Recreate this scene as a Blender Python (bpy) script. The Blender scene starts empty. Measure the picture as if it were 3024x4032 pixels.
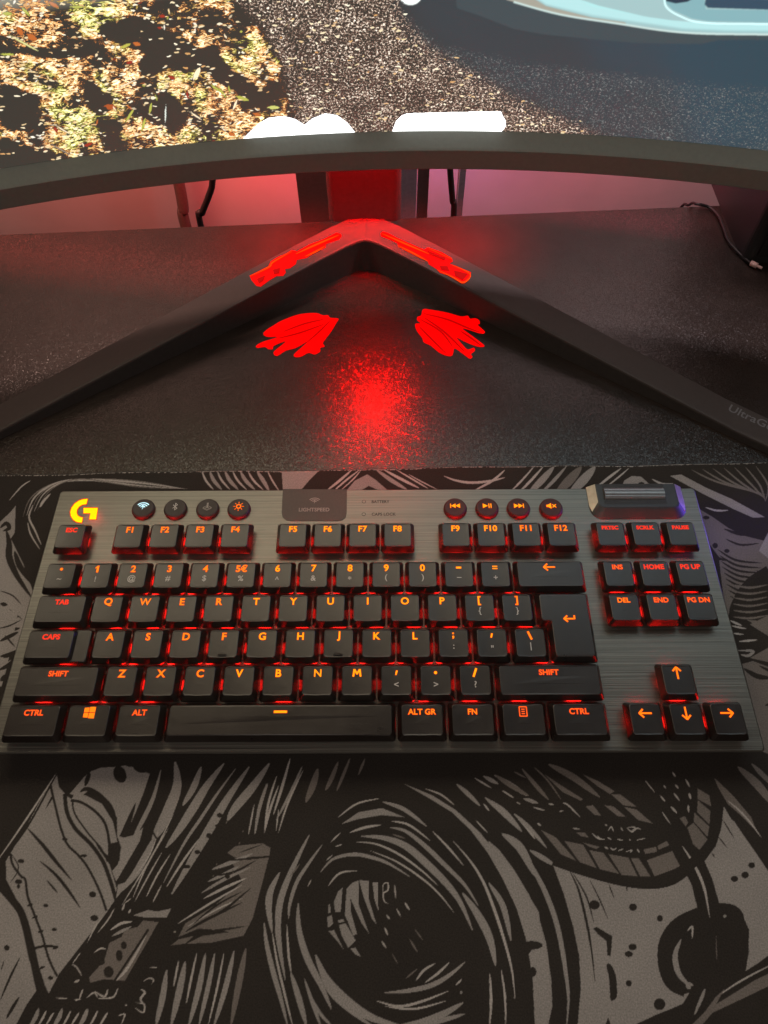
import bpy, math, random
import numpy as np
from mathutils import Vector, Matrix
random.seed(7); rng = np.random.default_rng(11)
scene = bpy.context.scene
COL = scene.collection

# ---------------------------------------------------------------- camera, world, lamps, exposure
# all plans are in millimetres: x to the right, y away from the viewer, z = 0 at the rim of the keycaps; the desk top is z = -25
CAM = np.array([182.4086, -176.4430, 340.2221]); RX, RY, RZ = 0.55505429, 0.00784767, -0.00041770; FPX = 2859.54
def W(x, y, z): return Vector(((x - 178) / 1000, y / 1000, (z + 25) / 1000))
cam_d = bpy.data.cameras.new('camera'); cam = bpy.data.objects.new('camera', cam_d); COL.objects.link(cam)
cam.location = W(*CAM); cam.rotation_mode = 'XYZ'; cam.rotation_euler = (RX, RY, RZ)
cam_d.sensor_fit = 'VERTICAL'; cam_d.sensor_height = 24.0; cam_d.lens = 24.0 * FPX / 4032
cam_d.clip_start = 0.01; cam_d.clip_end = 50
scene.camera = cam
world = bpy.data.worlds.new('World'); scene.world = world; world.use_nodes = True
world.node_tree.nodes['Background'].inputs[0].default_value = (1.0, 0.72, 0.60, 1)
world.node_tree.nodes['Background'].inputs[1].default_value = 0.06
SCREEN_K = 1.0
scene.view_settings.view_transform = 'Standard'; scene.view_settings.look = 'None'
scene.view_settings.exposure = 0.0; scene.view_settings.gamma = 1
scene.cycles.max_bounces = 5; scene.cycles.diffuse_bounces = 3; scene.cycles.glossy_bounces = 3
scene.cycles.use_denoising = True; scene.cycles.use_adaptive_sampling = True; scene.cycles.adaptive_threshold = 0.02
scene.cycles.sample_clamp_indirect = 3

def lamp(name, kind, loc, energy, color, size=0.1, size_y=None, target=None, spot=None, blend=0.5):
    d = bpy.data.lights.new(name, kind); d.energy = energy; d.color = color
    o = bpy.data.objects.new(name, d); COL.objects.link(o); o.location = W(*loc)
    if kind == 'AREA':
        d.shape = 'RECTANGLE'; d.size = size; d.size_y = size_y or size
    else: d.shadow_soft_size = size
    if kind == 'SPOT': d.spot_size = math.radians(spot); d.spot_blend = blend
    if target is not None: o.rotation_euler = (W(*target) - W(*loc)).to_track_quat('-Z', 'Y').to_euler()
    return o
# red lights: one under the chin, shining down and forward, one unseen, added to redden the stand's hub
lamp('standby_lamp', 'SPOT', (171, 219, 81), 1.0, (1, 0.0, 0.0), size=0.0045, target=(171, 140, -25), spot=80, blend=1.0)
hl = lamp('hub_fill', 'AREA', (167, 272, 122), 0.42, (1, 0.0, 0.002), size=0.19, size_y=0.012, target=(167, 292, -25)); hl.data.spread = math.radians(48)
# ceiling light far off, dim and warm, towards the viewer's side
lamp('room_lamp', 'AREA', (100, -900, 1500), 5.0, (1, 0.88, 0.76), size=0.8, target=(178, -80, 0))
# added fill lamps, unseen behind the monitor, lift the back half of the desk
lamp('back_fill', 'AREA', (-120, 330, 430), 1.5, (1, 0.62, 0.50), size=0.24, size_y=0.04, target=(-110, 250, -25))
lamp('back_fill', 'AREA', (450, 330, 430), 1.5, (1, 0.80, 0.82), size=0.22, size_y=0.04, target=(440, 260, -25))
# colour strips behind the desk that light the wall
lamp('wall_lamp', 'AREA', (95, 395, -60), 0.09, (1, 0.02, 0.03), size=0.16, size_y=0.02, target=(95, 470, -95))
lamp('wall_lamp', 'AREA', (-80, 350, 60), 0.25, (1, 0.09, 0.06), size=0.25, size_y=0.03, target=(-60, 470, -90))
lamp('wall_lamp', 'AREA', (330, 380, 30), 0.15, (1, 0.07, 0.13), size=0.22, size_y=0.03, target=(350, 470, -90))
lamp('wall_lamp', 'AREA', (225, 400, -20), 0.03, (0.7, 0.3, 1), size=0.06, size_y=0.03, target=(235, 470, -60))
# blue-violet lit thing off to the right
lamp('violet_lamp', 'SPOT', (560, 60, 6), 3.4, (0.20, 0.10, 1), size=0.02, target=(350, 30, -8), spot=17, blend=0.6)

# ---------------------------------------------------------------- photo pixel -> point of the place
def _rot(rx, ry, rz):
    cx, sx = math.cos(rx), math.sin(rx); cy, sy = math.cos(ry), math.sin(ry); cz, sz = math.cos(rz), math.sin(rz)
    return (np.array([[cz, -sz, 0], [sz, cz, 0], [0, 0, 1]]) @ np.array([[cy, 0, sy], [0, 1, 0], [-sy, 0, cy]])
            @ np.array([[1, 0, 0], [0, cx, -sx], [0, sx, cx]]))
RM = _rot(RX, RY, RZ)
def ray(X, Y): return RM @ np.array([(X - 1512) / FPX, -(Y - 2016) / FPX, -1.0])
def at(X, Y, z):
    d = ray(X, Y); return CAM + (z - CAM[2]) / d[2] * d
def aty(X, Y, y):
    d = ray(X, Y); return CAM + (y - CAM[1]) / d[1] * d
def project(P):
    q = (P - CAM) @ RM
    return 1512 + FPX * q[:, 0] / -q[:, 2], 2016 - FPX * q[:, 1] / -q[:, 2]

# ---------------------------------------------------------------- materials
def new_mat(name):
    m = bpy.data.materials.new(name); m.use_nodes = True
    nt = m.node_tree; b = nt.nodes['Principled BSDF']
    return m, nt, b
def lnk(nt, a, b): nt.links.new(a, b)
def nd(nt, t, **kw):
    n = nt.nodes.new(t)
    for k, v in kw.items(): setattr(n, k, v)
    return n
def surf(name, color, rough=0.5, metal=0.0, noise=0.12, nscale=400, bump=0.0, bscale=3000, spec=0.5, stretch=(1, 1, 1), rn=0.0, bdist=.0004):
    m, nt, b = new_mat(name)
    tc = nd(nt, 'ShaderNodeTexCoord'); mp = nd(nt, 'ShaderNodeMapping'); mp.inputs['Scale'].default_value = stretch
    lnk(nt, tc.outputs['Object'], mp.inputs['Vector'])
    n = nd(nt, 'ShaderNodeTexNoise'); n.inputs['Scale'].default_value = nscale; n.inputs['Detail'].default_value = 4
    lnk(nt, mp.outputs[0], n.inputs['Vector'])
    mr = nd(nt, 'ShaderNodeMapRange'); mr.inputs['From Min'].default_value = .25; mr.inputs['From Max'].default_value = .75
    mr.inputs['To Min'].default_value = 1 - noise; mr.inputs['To Max'].default_value = 1 + noise
    lnk(nt, n.outputs['Fac'], mr.inputs['Value'])
    vm = nd(nt, 'ShaderNodeVectorMath', operation='SCALE'); vm.inputs[0].default_value = color
    lnk(nt, mr.outputs[0], vm.inputs['Scale']); lnk(nt, vm.outputs[0], b.inputs['Base Color'])
    b.inputs['Roughness'].default_value = rough; b.inputs['Metallic'].default_value = metal
    b.inputs['Specular IOR Level'].default_value = spec
    if rn:
        m2 = nd(nt, 'ShaderNodeMapRange'); m2.inputs['From Min'].default_value = .25; m2.inputs['From Max'].default_value = .75
        m2.inputs['To Min'].default_value = rough - rn; m2.inputs['To Max'].default_value = rough + rn
        lnk(nt, n.outputs['Fac'], m2.inputs['Value']); lnk(nt, m2.outputs[0], b.inputs['Roughness'])
    if bump:
        n2 = nd(nt, 'ShaderNodeTexNoise'); n2.inputs['Scale'].default_value = bscale; n2.inputs['Detail'].default_value = 2
        lnk(nt, mp.outputs[0], n2.inputs['Vector'])
        bp = nd(nt, 'ShaderNodeBump'); bp.inputs['Strength'].default_value = bump; bp.inputs['Distance'].default_value = bdist
        lnk(nt, n2.outputs['Fac'], bp.inputs['Height']); lnk(nt, bp.outputs[0], b.inputs['Normal'])
    return m
def glow(name, color, strength):
    m, nt, b = new_mat(name)
    b.inputs['Base Color'].default_value = (color[0] * .06, color[1] * .06, color[2] * .06, 1); b.inputs['Specular IOR Level'].default_value = .1
    b.inputs['Emission Color'].default_value = (*color, 1); b.inputs['Emission Strength'].default_value = strength
    b.inputs['Roughness'].default_value = .5
    return m
M = {}
M['cap'] = surf('keycap_plastic', (.011, .0065, .0052), rough=.31, noise=.22, nscale=110, bump=.18, bscale=5000, rn=.05, spec=.70)
M['plate'] = surf('brushed_aluminium', (.185, .183, .165), rough=.42, metal=.8, noise=.34, nscale=260, stretch=(.04, 7, 1), rn=.07, bump=.25, bscale=260)
M['case'] = surf('case_plastic', (.018, .018, .019), rough=.5)
M['switch'] = surf('switch_plastic', (.03, .012, .012), rough=.35)
M['rubber'] = surf('button_rubber', (.035, .026, .025), rough=.55, noise=.1)
M['rubber_lit'] = surf('lit_button_rubber', (.060, .011, .012), rough=.55, noise=.1)  # red of the backlight put into the rubber's own colour
M['cover'] = surf('receiver_cover_plastic', (.062, .052, .046), rough=.5, noise=.12, nscale=900, bump=.15)
M['housing'] = surf('roller_housing', (.03, .031, .032), rough=.45)
M['champ'] = surf('champagne_metal', (.42, .38, .31), rough=.4, metal=.6)
M['roller'] = surf('roller_metal', (.33, .33, .33), rough=.28, metal=.9, noise=.1)
M['ink_grey'] = surf('grey_print', (.30, .27, .25), rough=.6)
M['ink_light'] = surf('light_print', (.55, .52, .50), rough=.6)
M['ink_dark'] = surf('dark_print', (.028, .026, .024), rough=.6)
M['dim_red'] = glow('dim_red_print', (.30, .03, .03), .35)
M['halo'] = glow('glow_halo_red', (1, .015, .006), .85)  # glow fringe around legends and logo, drawn as a wider red layer
M['yellow'] = glow('backlit_yellow', (1, .31, .004), 1.5)
M['orange'] = glow('backlit_orange', (1, .13, .012), 1.3)
M['red'] = glow('backlit_deep_red', (1, .055, .022), 1.0)
M['white'] = glow('backlit_white', (.60, .92, 1), 1.2)
M['logo'] = glow('backlit_logo', (1, .56, .0), 1.6)
M['led'] = glow('key_led', (1, .008, .005), 80.0); M['led_side'] = glow('key_led_side', (1, .008, .005), 22.0)
M['bezel'] = surf('bezel_plastic', (.165, .185, .165), rough=.5, noise=.06, bump=.1)
M['shell'] = surf('monitor_shell', (.032, .033, .033), rough=.45, noise=.08)
M['stand'] = surf('stand_metal', (.050, .038, .035), rough=.62, noise=.08, nscale=300, bump=.08)
M['column'] = surf('column_metal', (.045, .06, .062), rough=.6)
M['standside'] = surf('stand_side', (.05, .042, .039), rough=.6, spec=.3)
def flake_surf(name, color, rough, cell, tilt):
    m = surf(name, color, rough=rough, noise=.2, nscale=60)
    nt = m.node_tree; b = nt.nodes['Principled BSDF']; tc = nd(nt, 'ShaderNodeTexCoord'); gm = nd(nt, 'ShaderNodeNewGeometry')
    v = nd(nt, 'ShaderNodeTexVoronoi'); v.inputs['Scale'].default_value = cell; lnk(nt, tc.outputs['Object'], v.inputs['Vector'])
    a = nd(nt, 'ShaderNodeVectorMath', operation='SUBTRACT'); lnk(nt, v.outputs['Color'], a.inputs[0]); a.inputs[1].default_value = (.5, .5, .5)
    c = nd(nt, 'ShaderNodeVectorMath', operation='SCALE'); lnk(nt, a.outputs[0], c.inputs[0]); c.inputs['Scale'].default_value = tilt
    d = nd(nt, 'ShaderNodeVectorMath', operation='ADD'); lnk(nt, c.outputs[0], d.inputs[0]); lnk(nt, gm.outputs['Normal'], d.inputs[1])
    e = nd(nt, 'ShaderNodeVectorMath', operation='NORMALIZE'); lnk(nt, d.outputs[0], e.inputs[0]); lnk(nt, e.outputs[0], b.inputs['Normal'])
    return m
M['desk'] = flake_surf('desk_laminate', (.025, .0175, .0145), .25, 1600, .29)
_b = M['desk'].node_tree.nodes['Principled BSDF']; _b.inputs['Coat Weight'].default_value = .35; _b.inputs['Coat Roughness'].default_value = .30; _b.inputs['Coat IOR'].default_value = 1.5; _b.inputs['Specular IOR Level'].default_value = .5
M['wall'] = surf('painted_wall', (.62, .56, .54), rough=.8, noise=.13, nscale=9, bump=.3, bscale=300)
M['cable'] = surf('cable_rubber', (.02, .018, .018), rough=.5)
M['post'] = surf('post_metal', (.20, .11, .10), rough=.5)
M['postgrey'] = surf('post_grey_metal', (.36, .34, .42), rough=.6)
M['plug'] = surf('plug_pin', (.75, .5, .45), rough=.4)
M['red_mark'] = glow('self_lit_red_mark', (1, .0, .0), 1.0)  # the marks are no lamps; emission added to keep them bright
M['red_mark2'] = glow('self_lit_red_mark_rim', (1, .05, .0), 1.2)
M['red_mark3'] = glow('self_lit_red_mark_ridge', (.60, .0, .0), .9)

# ---------------------------------------------------------------- mesh helpers
class MB:
    def __init__(s): s.v = []; s.f = []; s.m = []
    def add(s, verts, faces, mi=0):
        o = len(s.v); s.v += [tuple(v) for v in verts]; s.f += [tuple(i + o for i in f) for f in faces]; s.m += [mi] * len(faces)
    def box(s, x0, x1, y0, y1, z0, z1, mi=0):
        s.add([(x0, y0, z0), (x1, y0, z0), (x1, y1, z0), (x0, y1, z0), (x0, y0, z1), (x1, y0, z1), (x1, y1, z1), (x0, y1, z1)],
              [(0, 3, 2, 1), (4, 5, 6, 7), (0, 1, 5, 4), (1, 2, 6, 5), (2, 3, 7, 6), (3, 0, 4, 7)], mi)
    def loft(s, rings, cap0=True, cap1=True, mi=0):
        n = len(rings[0]); o = len(s.v)
        for r in rings: s.v += [tuple(p) for p in r]
        for k in range(len(rings) - 1):
            for i in range(n):
                j = (i + 1) % n
                s.f.append((o + k * n + i, o + k * n + j, o + (k + 1) * n + j, o + (k + 1) * n + i)); s.m.append(mi)
        if cap0: s.f.append(tuple(o + i for i in reversed(range(n)))); s.m.append(mi)
        if cap1: s.f.append(tuple(o + (len(rings) - 1) * n + i for i in range(n))); s.m.append(mi)
    def prism(s, poly, z0, z1, mi=0):
        poly = ccw(poly)
        s.loft([[(x, y, z0) for x, y in poly], [(x, y, z1) for x, y in poly]], mi=mi)
    def tube(s, pts, r, n=10, mi=0):
        pts = [np.array(p, float) for p in pts]; rings = []
        for i, p in enumerate(pts):
            t = pts[min(i + 1, len(pts) - 1)] - pts[max(i - 1, 0)]; t /= np.linalg.norm(t)
            a = np.cross(t, [0.3, 1, .2]); a /= np.linalg.norm(a); b = np.cross(t, a)
            rr = r[i] if isinstance(r, (list, tuple)) else r
            rings.append([p + rr * (math.cos(q) * a + math.sin(q) * b) for q in np.linspace(0, 2 * math.pi, n, endpoint=False)])
        s.loft(rings, mi=mi)
    def build(s, name, mats, parent=None, origin=None, smooth=False, world=False):
        """verts in plan mm; origin (mm) becomes the object's own origin, given in its parent's plan"""
        me = bpy.data.meshes.new(name)
        o = origin or (0, 0, 0)
        me.from_pydata([((x - o[0]) / 1000, (y - o[1]) / 1000, (z - o[2]) / 1000) for x, y, z in s.v], [], s.f)
        if not isinstance(mats, (list, tuple)): mats = [mats]
        for m in mats: me.materials.append(m)
        me.polygons.foreach_set('material_index', s.m)
        if smooth: me.polygons.foreach_set('use_smooth', [True] * len(s.f))
        me.update()
        ob = bpy.data.objects.new(name, me); COL.objects.link(ob)
        place(ob, parent, o)
        return ob
ORG = {}
def place(ob, parent, o):
    ORG[ob.name] = o
    if parent is None: ob.location = W(*o)
    else:
        po = ORG[parent.name]; ob.parent = parent
        ob.location = ((o[0] - po[0]) / 1000, (o[1] - po[1]) / 1000, (o[2] - po[2]) / 1000)
def thing(name, label, cat, o, group=None):
    e = bpy.data.objects.new(name, None); COL.objects.link(e); e.empty_display_size = .02
    place(e, None, o); tag(e, label, cat, group); return e
def tag(o, label=None, cat=None, group=None, kind=None):
    if label: o['label'] = label
    if cat: o['category'] = cat
    if group: o['group'] = group
    if kind: o['kind'] = kind
    return o
def ccw(p):
    a = sum(p[i][0] * p[(i + 1) % len(p)][1] - p[(i + 1) % len(p)][0] * p[i][1] for i in range(len(p)))
    return list(p) if a > 0 else list(reversed(p))
def rring(poly, r, inset, n=5, seg=1):
    """inset ring of a right-angled CCW polygon with rounded corners"""
    N = len(poly); out = []; P = [np.array(p, float) for p in poly]
    ln = []
    for i in range(N):
        d = P[(i + 1) % N] - P[i]; d /= np.linalg.norm(d); nn = np.array([-d[1], d[0]]); ln.append((P[i] + nn * inset, d))
    for i in range(N):
        p0, d0 = ln[i - 1]; p1, d1 = ln[i]
        t = np.linalg.solve(np.array([d0, -d1]).T, p1 - p0)[0]; c = p0 + t * d0
        ctr = c - d0 * r + d1 * r
        for a in np.linspace(0, math.pi / 2, n): out.append(ctr + d0 * r * math.sin(a) - d1 * r * math.cos(a))
    if seg > 1:
        o2 = []; T = len(out)
        for i in range(T):
            o2.append(out[i])
            if i % n == n - 1: o2 += [out[i] + (out[(i + 1) % T] - out[i]) * k / seg for k in range(1, seg)]
        out = o2
    return out
def rect(x0, x1, y0, y1): return [(x0, y0), (x1, y0), (x1, y1), (x0, y1)]
def catmull(pts, n=6, closed=False):
    P = [np.array(p, float) for p in pts]; out = []; N = len(P)
    R = range(N) if closed else range(N - 1)
    for i in R:
        if closed: a, b, c, d = P[(i - 1) % N], P[i], P[(i + 1) % N], P[(i + 2) % N]
        else: a, b, c, d = P[max(i - 1, 0)], P[i], P[i + 1], P[min(i + 2, N - 1)]
        for t in np.linspace(0, 1, n, endpoint=False):
            out.append(.5 * (2 * b + (c - a) * t + (2 * a - 5 * b + 4 * c - d) * t * t + (3 * b - 3 * c + d - a) * t ** 3))
    if not closed: out.append(P[-1])
    return out

# text: collected and converted in one go
TEXTS = []
def text_obj(s, size, offset=0.0, shear=0.0, xs=1.0):
    c = bpy.data.curves.new('lettering', 'FONT'); c.body = s; c.size = size; c.offset = offset; c.shear = shear
    c.align_x = 'CENTER'; c.align_y = 'CENTER'; c.resolution_u = 4; c.space_character = 1.02
    o = bpy.data.objects.new('lettering', c); COL.objects.link(o); o.scale = (xs, 1, 1); return o
def text_meshes(specs):
    """specs: (string, size mm, boldness mm) -> list of (verts mm centred on the ink, faces)"""
    uniq = {}
    for sp in specs:
        if sp not in uniq: uniq[sp] = text_obj(sp[0], sp[1], sp[2])
    dg = bpy.context.evaluated_depsgraph_get(); dg.update(); res = {}
    for k, o in uniq.items():
        me = o.evaluated_get(dg).to_mesh()
        v = np.array([tuple(p.co) for p in me.vertices]).reshape(-1, 3)
        f = [tuple(p.vertices) for p in me.polygons]
        if len(v): v[:, :2] -= (v[:, :2].max(0) + v[:, :2].min(0)) / 2
        res[k] = (v, f); o.evaluated_get(dg).to_mesh_clear()
    for o in uniq.values():
        c = o.data; bpy.data.objects.remove(o); bpy.data.curves.remove(c)
    return res

# ---------------------------------------------------------------- pictures painted as surface colours
class Canvas:
    """a raster over the photo's own pixel plane, at 1/s resolution, with a margin"""
    def __init__(s, x0, x1, y0, y1, sc, bg):
        s.x0, s.y0, s.sc = x0, y0, sc; s.w = int((x1 - x0) / sc); s.h = int((y1 - y0) / sc)
        s.a = np.empty((s.h, s.w, len(bg)), np.float32); s.a[:] = bg
    boost = False
    def poly(s, pts, val, smooth=False):
        if smooth: pts = catmull(pts, 5, True)
        P = (np.array(pts, float) - [s.x0, s.y0]) / s.sc
        x0, y0 = np.floor(P.min(0)).astype(int) - 1; x1, y1 = np.ceil(P.max(0)).astype(int) + 2
        x0, y0 = max(x0, 0), max(y0, 0); x1, y1 = min(x1, s.w), min(y1, s.h)
        if x1 <= x0 or y1 <= y0: return
        X, Y = np.meshgrid(np.arange(x0, x1) + .5, np.arange(y0, y1) + .5); ins = np.zeros(X.shape, bool)
        N = len(P)
        for i in range(N):
            ax, ay = P[i]; bx, by = P[(i + 1) % N]
            if ay == by: continue
            ins ^= ((ay > Y) != (by > Y)) & (X < (bx - ax) * (Y - ay) / (by - ay) + ax)
        s.a[y0:y1, x0:x1][ins] = val
    def stroke(s, pts, w, val, mode='both'):
        C = catmull(pts, 6) if len(pts) > 2 else [np.array(pts[0], float) + (np.array(pts[1], float) - np.array(pts[0], float)) * t for t in np.linspace(0, 1, 9)]
        C = np.array(C); n = len(C); T = np.gradient(C, axis=0); T /= np.linalg.norm(T, axis=1)[:, None] + 1e-9
        N = np.stack([-T[:, 1], T[:, 0]], 1); t = np.linspace(0, 1, n)
        k = {'both': np.sin(np.pi * np.clip(t, .02, .98)) ** .7, 'end': (1 - t) ** .7, 'start': t ** .7, 'none': np.ones(n)}[mode]
        if s.boost and w < 17 * .67 and val[0] > .2: val = tuple(c * 1.45 for c in val)
        h = (w / 2 * np.maximum(k, .06))[:, None]
        s.poly(list(C + N * h) + list((C - N * h)[::-1]), val)
    def dot(s, x, y, r, val, ry=None, rot=0):
        ry = ry or r
        s.poly([(x + r * math.cos(a) * math.cos(rot) - ry * math.sin(a) * math.sin(rot), y + r * math.cos(a) * math.sin(rot) + ry * math.sin(a) * math.cos(rot)) for a in np.linspace(0, 2 * math.pi, 18, endpoint=False)], val)
    def blur(s, r):
        for ax in (0, 1):
            for _ in range(2):
                c = np.cumsum(np.concatenate([np.repeat(s.a.take([0], ax), r + 1, ax), s.a, np.repeat(s.a.take([-1], ax), r, ax)], ax), ax, dtype=np.float64)
                n = s.a.shape[ax]; s.a = ((c.take(range(2 * r + 1, 2 * r + 1 + n), ax) - c.take(range(0, n), ax)) / (2 * r + 1)).astype(np.float32)
    def sample(s, X, Y):
        u = np.clip((X - s.x0) / s.sc - .5, 0, s.w - 1.001); v = np.clip((Y - s.y0) / s.sc - .5, 0, s.h - 1.001)
        i = u.astype(int); j = v.astype(int); fu = (u - i)[:, None]; fv = (v - j)[:, None]; a = s.a
        return (a[j, i] * (1 - fu) + a[j, i + 1] * fu) * (1 - fv) + (a[j + 1, i] * (1 - fu) + a[j + 1, i + 1] * fu) * fv
def grid_mesh(name, P, nu, nv, rgb, mat, parent, origin, keep=None, uv=None):
    """P (nv*nu,3) plan mm"""
    V = ((P - np.array(origin)) / 1000).astype(np.float32)
    I = np.arange(nu * nv).reshape(nv, nu)
    Q = np.stack([I[:-1, :-1], I[:-1, 1:], I[1:, 1:], I[1:, :-1]], -1).reshape(-1, 4)
    if keep is not None: Q = Q[keep.ravel()]
    me = bpy.data.meshes.new(name); me.vertices.add(len(V)); me.vertices.foreach_set('co', V.ravel())
    me.loops.add(Q.size); me.loops.foreach_set('vertex_index', Q.ravel().astype(np.int32))
    me.polygons.add(len(Q)); me.polygons.foreach_set('loop_start', np.arange(0, Q.size, 4, dtype=np.int32))
    me.update(calc_edges=True)
    ca = me.color_attributes.new('print', 'FLOAT_COLOR', 'POINT')
    c = np.ones((len(V), 4), np.float32); c[:, :rgb.shape[1]] = rgb; ca.data.foreach_set('color', c.ravel())
    if uv is not None:
        at2 = me.attributes.new('place', 'FLOAT_VECTOR', 'POINT')
        u = np.zeros((len(V), 3), np.float32); u[:, :2] = uv; at2.data.foreach_set('vector', u.ravel())
    me.materials.append(mat); me.polygons.foreach_set('use_smooth', np.ones(len(Q), bool)); me.validate()
    ob = bpy.data.objects.new(name, me); COL.objects.link(ob); place(ob, parent, origin); return ob
# ================================================================ setting: wall, floor, desk
def slab(name, mat, x0, x1, y0, y1, z0, z1, label=None, cat=None, kind=None):
    m = MB(); m.box(x0, x1, y0, y1, z0, z1); o = m.build(name, mat, origin=((x0 + x1) / 2, (y0 + y1) / 2, z0)); tag(o, label, cat, kind=kind); return o
slab('wall', M['wall'], -1200, 1600, 470, 520, -760, 1500, kind='structure')
slab('floor', surf('carpet_floor', (.06, .05, .05), rough=.9), -1200, 1600, -1500, 470, -790, -760, kind='structure')
bl, br = at(0, 921, -25), at(2916, 803, -25); sl = (br[1] - bl[1]) / (br[0] - bl[0])
def back_y(x): return bl[1] + sl * (x - bl[0])
m = MB(); m.loft([[(-520, -420, z), (900, -420, z), (900, back_y(900) - e, z), (-520, back_y(-520) - e, z)] for z, e in ((-50, 0), (-26.2, 0), (-25, 1.2))])
desk = m.build('desk', M['desk'], origin=(190, 0, -50)); tag(desk, 'dark speckled desk top that everything stands on', 'desk')

# things behind the desk, seen in the slit under the monitor
def hang(px, py0, py1, y, w, mat, name, label, cat):
    a = aty(px, py0, y); b = aty(px, py1, y)
    k = (b[0] - a[0]) / (b[2] - a[2]); m = MB(); x = a[0]
    m.box(x - w / 2, x + w / 2, y, y + 14, -755, 260)
    o = m.build(name, mat, origin=(x, y, -755)); tag(o, label, cat); return o
hang(1238, 800, 880, 372, 26, M['post'], 'metal_post', 'wide dark post behind the desk, just left of the monitor column', 'post')
hang(1606, 800, 860, 372, 14, M['postgrey'], 'metal_post', 'blue-grey post close against the right side of the monitor column', 'post')
hang(1664, 800, 860, 376, 9, M['post'], 'metal_post', 'narrow brown post between the blue-grey post and the black cable', 'post')
hang(1812, 800, 850, 372, 5, M['postgrey'], 'metal_rod', 'thin blue-grey rod beside the straight black cable', 'rod')
def cable_px(pts, y, r, label, mat=None):
    P = [aty(X, Y, y) for X, Y in pts]
    P = [P[0] + (P[0] - P[1]) * 6] + P + [P[-1] + np.array([2, 0, -120]), P[-1] + np.array([5, 0, -330])]
    C = catmull(P, 6); m = MB(); m.tube(C, r, 10); o = m.build('cable', mat or M['cable'], origin=tuple(P[-1]), smooth=True)
    return tag(o, label, 'cable', 'cables hanging behind the desk')
cable_px([(838, 700), (833, 740), (815, 790), (796, 840), (790, 885)], 352, 2.6, 'black cable bending in an S left of the monitor column')
cable_px([(1772, 660), (1776, 720), (1782, 790), (1786, 850)], 360, 2.6, 'black cable hanging straight down right of the monitor column')
cable_px([(700, 700), (712, 760), (722, 820), (730, 885)], 455, 5.5, 'thick pale brown cable against the wall, left of the S-bent one', surf('grey_cable', (.16, .11, .09), rough=.6))
pts = [at(2690, 812, -40), at(2715, 806, -26), at(2745, 804, -20), at(2790, 815, -22.6), at(2828, 850, -23), at(2848, 895, -23), at(2866, 945, -23), at(2898, 985, -23), at(2935, 1020, -23), at(2955, 1035, -22.5)]
pts[0] = pts[1] + np.array([-4, 9, -25])
m = MB(); m.tube(catmull([pts[0] + np.array([-1, 2, -160])] + pts, 6), 1.1, 8); wire = thing('thin_cable', 'thin black cable lying over the back edge of the desk at the right', 'cable', tuple(pts[4]))
m.build('cord', M['cable'], wire, origin=tuple(pts[4]), smooth=True)
m = MB(); m.tube([pts[-1], pts[-1] + np.array([4, -3.5, 0])], 2.0, 8); m.tube([pts[-1] + np.array([4, -3.5, 0]), pts[-1] + np.array([7, -6, 0])], 1.0, 8)
m.build('plug', M['plug'], wire, origin=tuple(pts[-1]), smooth=True)
# dark speaker standing at the right edge
c = at(2921, 1035, -25)
sp = thing('speaker', 'dark box speaker standing on the desk at the right edge, behind the monitor', 'speaker', (c[0] + 50, c[1] + 60, -25))
rings = [[(x, y, z) for x, y in rring(rect(c[0], c[0] + 100, c[1], c[1] + 105), 6, 0, 5)] for z in (-25, 150)]
m = MB(); m.loft(rings); m.build('cabinet', M['shell'], sp, origin=(c[0] + 50, c[1] + 50, -25))
m = MB(); m.box(c[0] + 8, c[0] + 92, c[1] - 2, c[1] - .2, -18, 142); m.build('front_grille', M['cable'], sp, origin=(c[0] + 50, c[1], -18))

# red scribbled marks on the desk, made as flat films with added glow
def film(name, px, zfun, th, mat, parent=None, label=None, cat=None, origin=None, smooth=True):
    Z3 = lambda u, v: (900 + u * .66305, 800 + v * .66305)
    pts = catmull(px, 4, True) if smooth else px
    P = []
    for u, v in pts:
        X, Y = Z3(u, v); z = -20
        for _ in range(6): p = at(X, Y, z); z = zfun(p[0], p[1]) + th
        P.append((p[0], p[1], z))
    P = P if sum(P[i][0] * P[(i + 1) % len(P)][1] - P[(i + 1) % len(P)][0] * P[i][1] for i in range(len(P))) > 0 else P[::-1]
    m = MB(); m.loft([[(x, y, z - .25) for x, y, z in P], P])
    c = np.mean(P, 0); o = m.build(name, mat, parent, origin=origin or (c[0], c[1], c[2] - .25))
    if label: tag(o, label, cat, 'self-lit red brush-stroke marks on the desk')
    return o
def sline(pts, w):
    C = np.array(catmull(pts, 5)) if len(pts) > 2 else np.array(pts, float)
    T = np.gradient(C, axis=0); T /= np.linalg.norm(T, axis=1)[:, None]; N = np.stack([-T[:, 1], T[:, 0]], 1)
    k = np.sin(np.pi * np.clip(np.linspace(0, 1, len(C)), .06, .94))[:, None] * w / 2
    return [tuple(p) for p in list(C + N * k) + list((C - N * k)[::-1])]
flat = lambda x, y: -25
SA = [(207,770),(235,745),(260,730),(300,705),(345,685),(400,665),(450,655),(520,652),(560,665),(590,665),(605,680),(652,685),(640,710),(610,760),(580,800),(560,830),(570,850),(545,858),(543,880),(510,897),(475,888),(430,910),(395,912),(390,895),(440,850),(470,820),(400,858),(340,875),(290,905),(268,895),(275,875),(340,820),(270,845),(262,865),(235,865),(215,853),(170,858),(165,845),(205,822),(290,795),(240,793),(215,787)]
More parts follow.
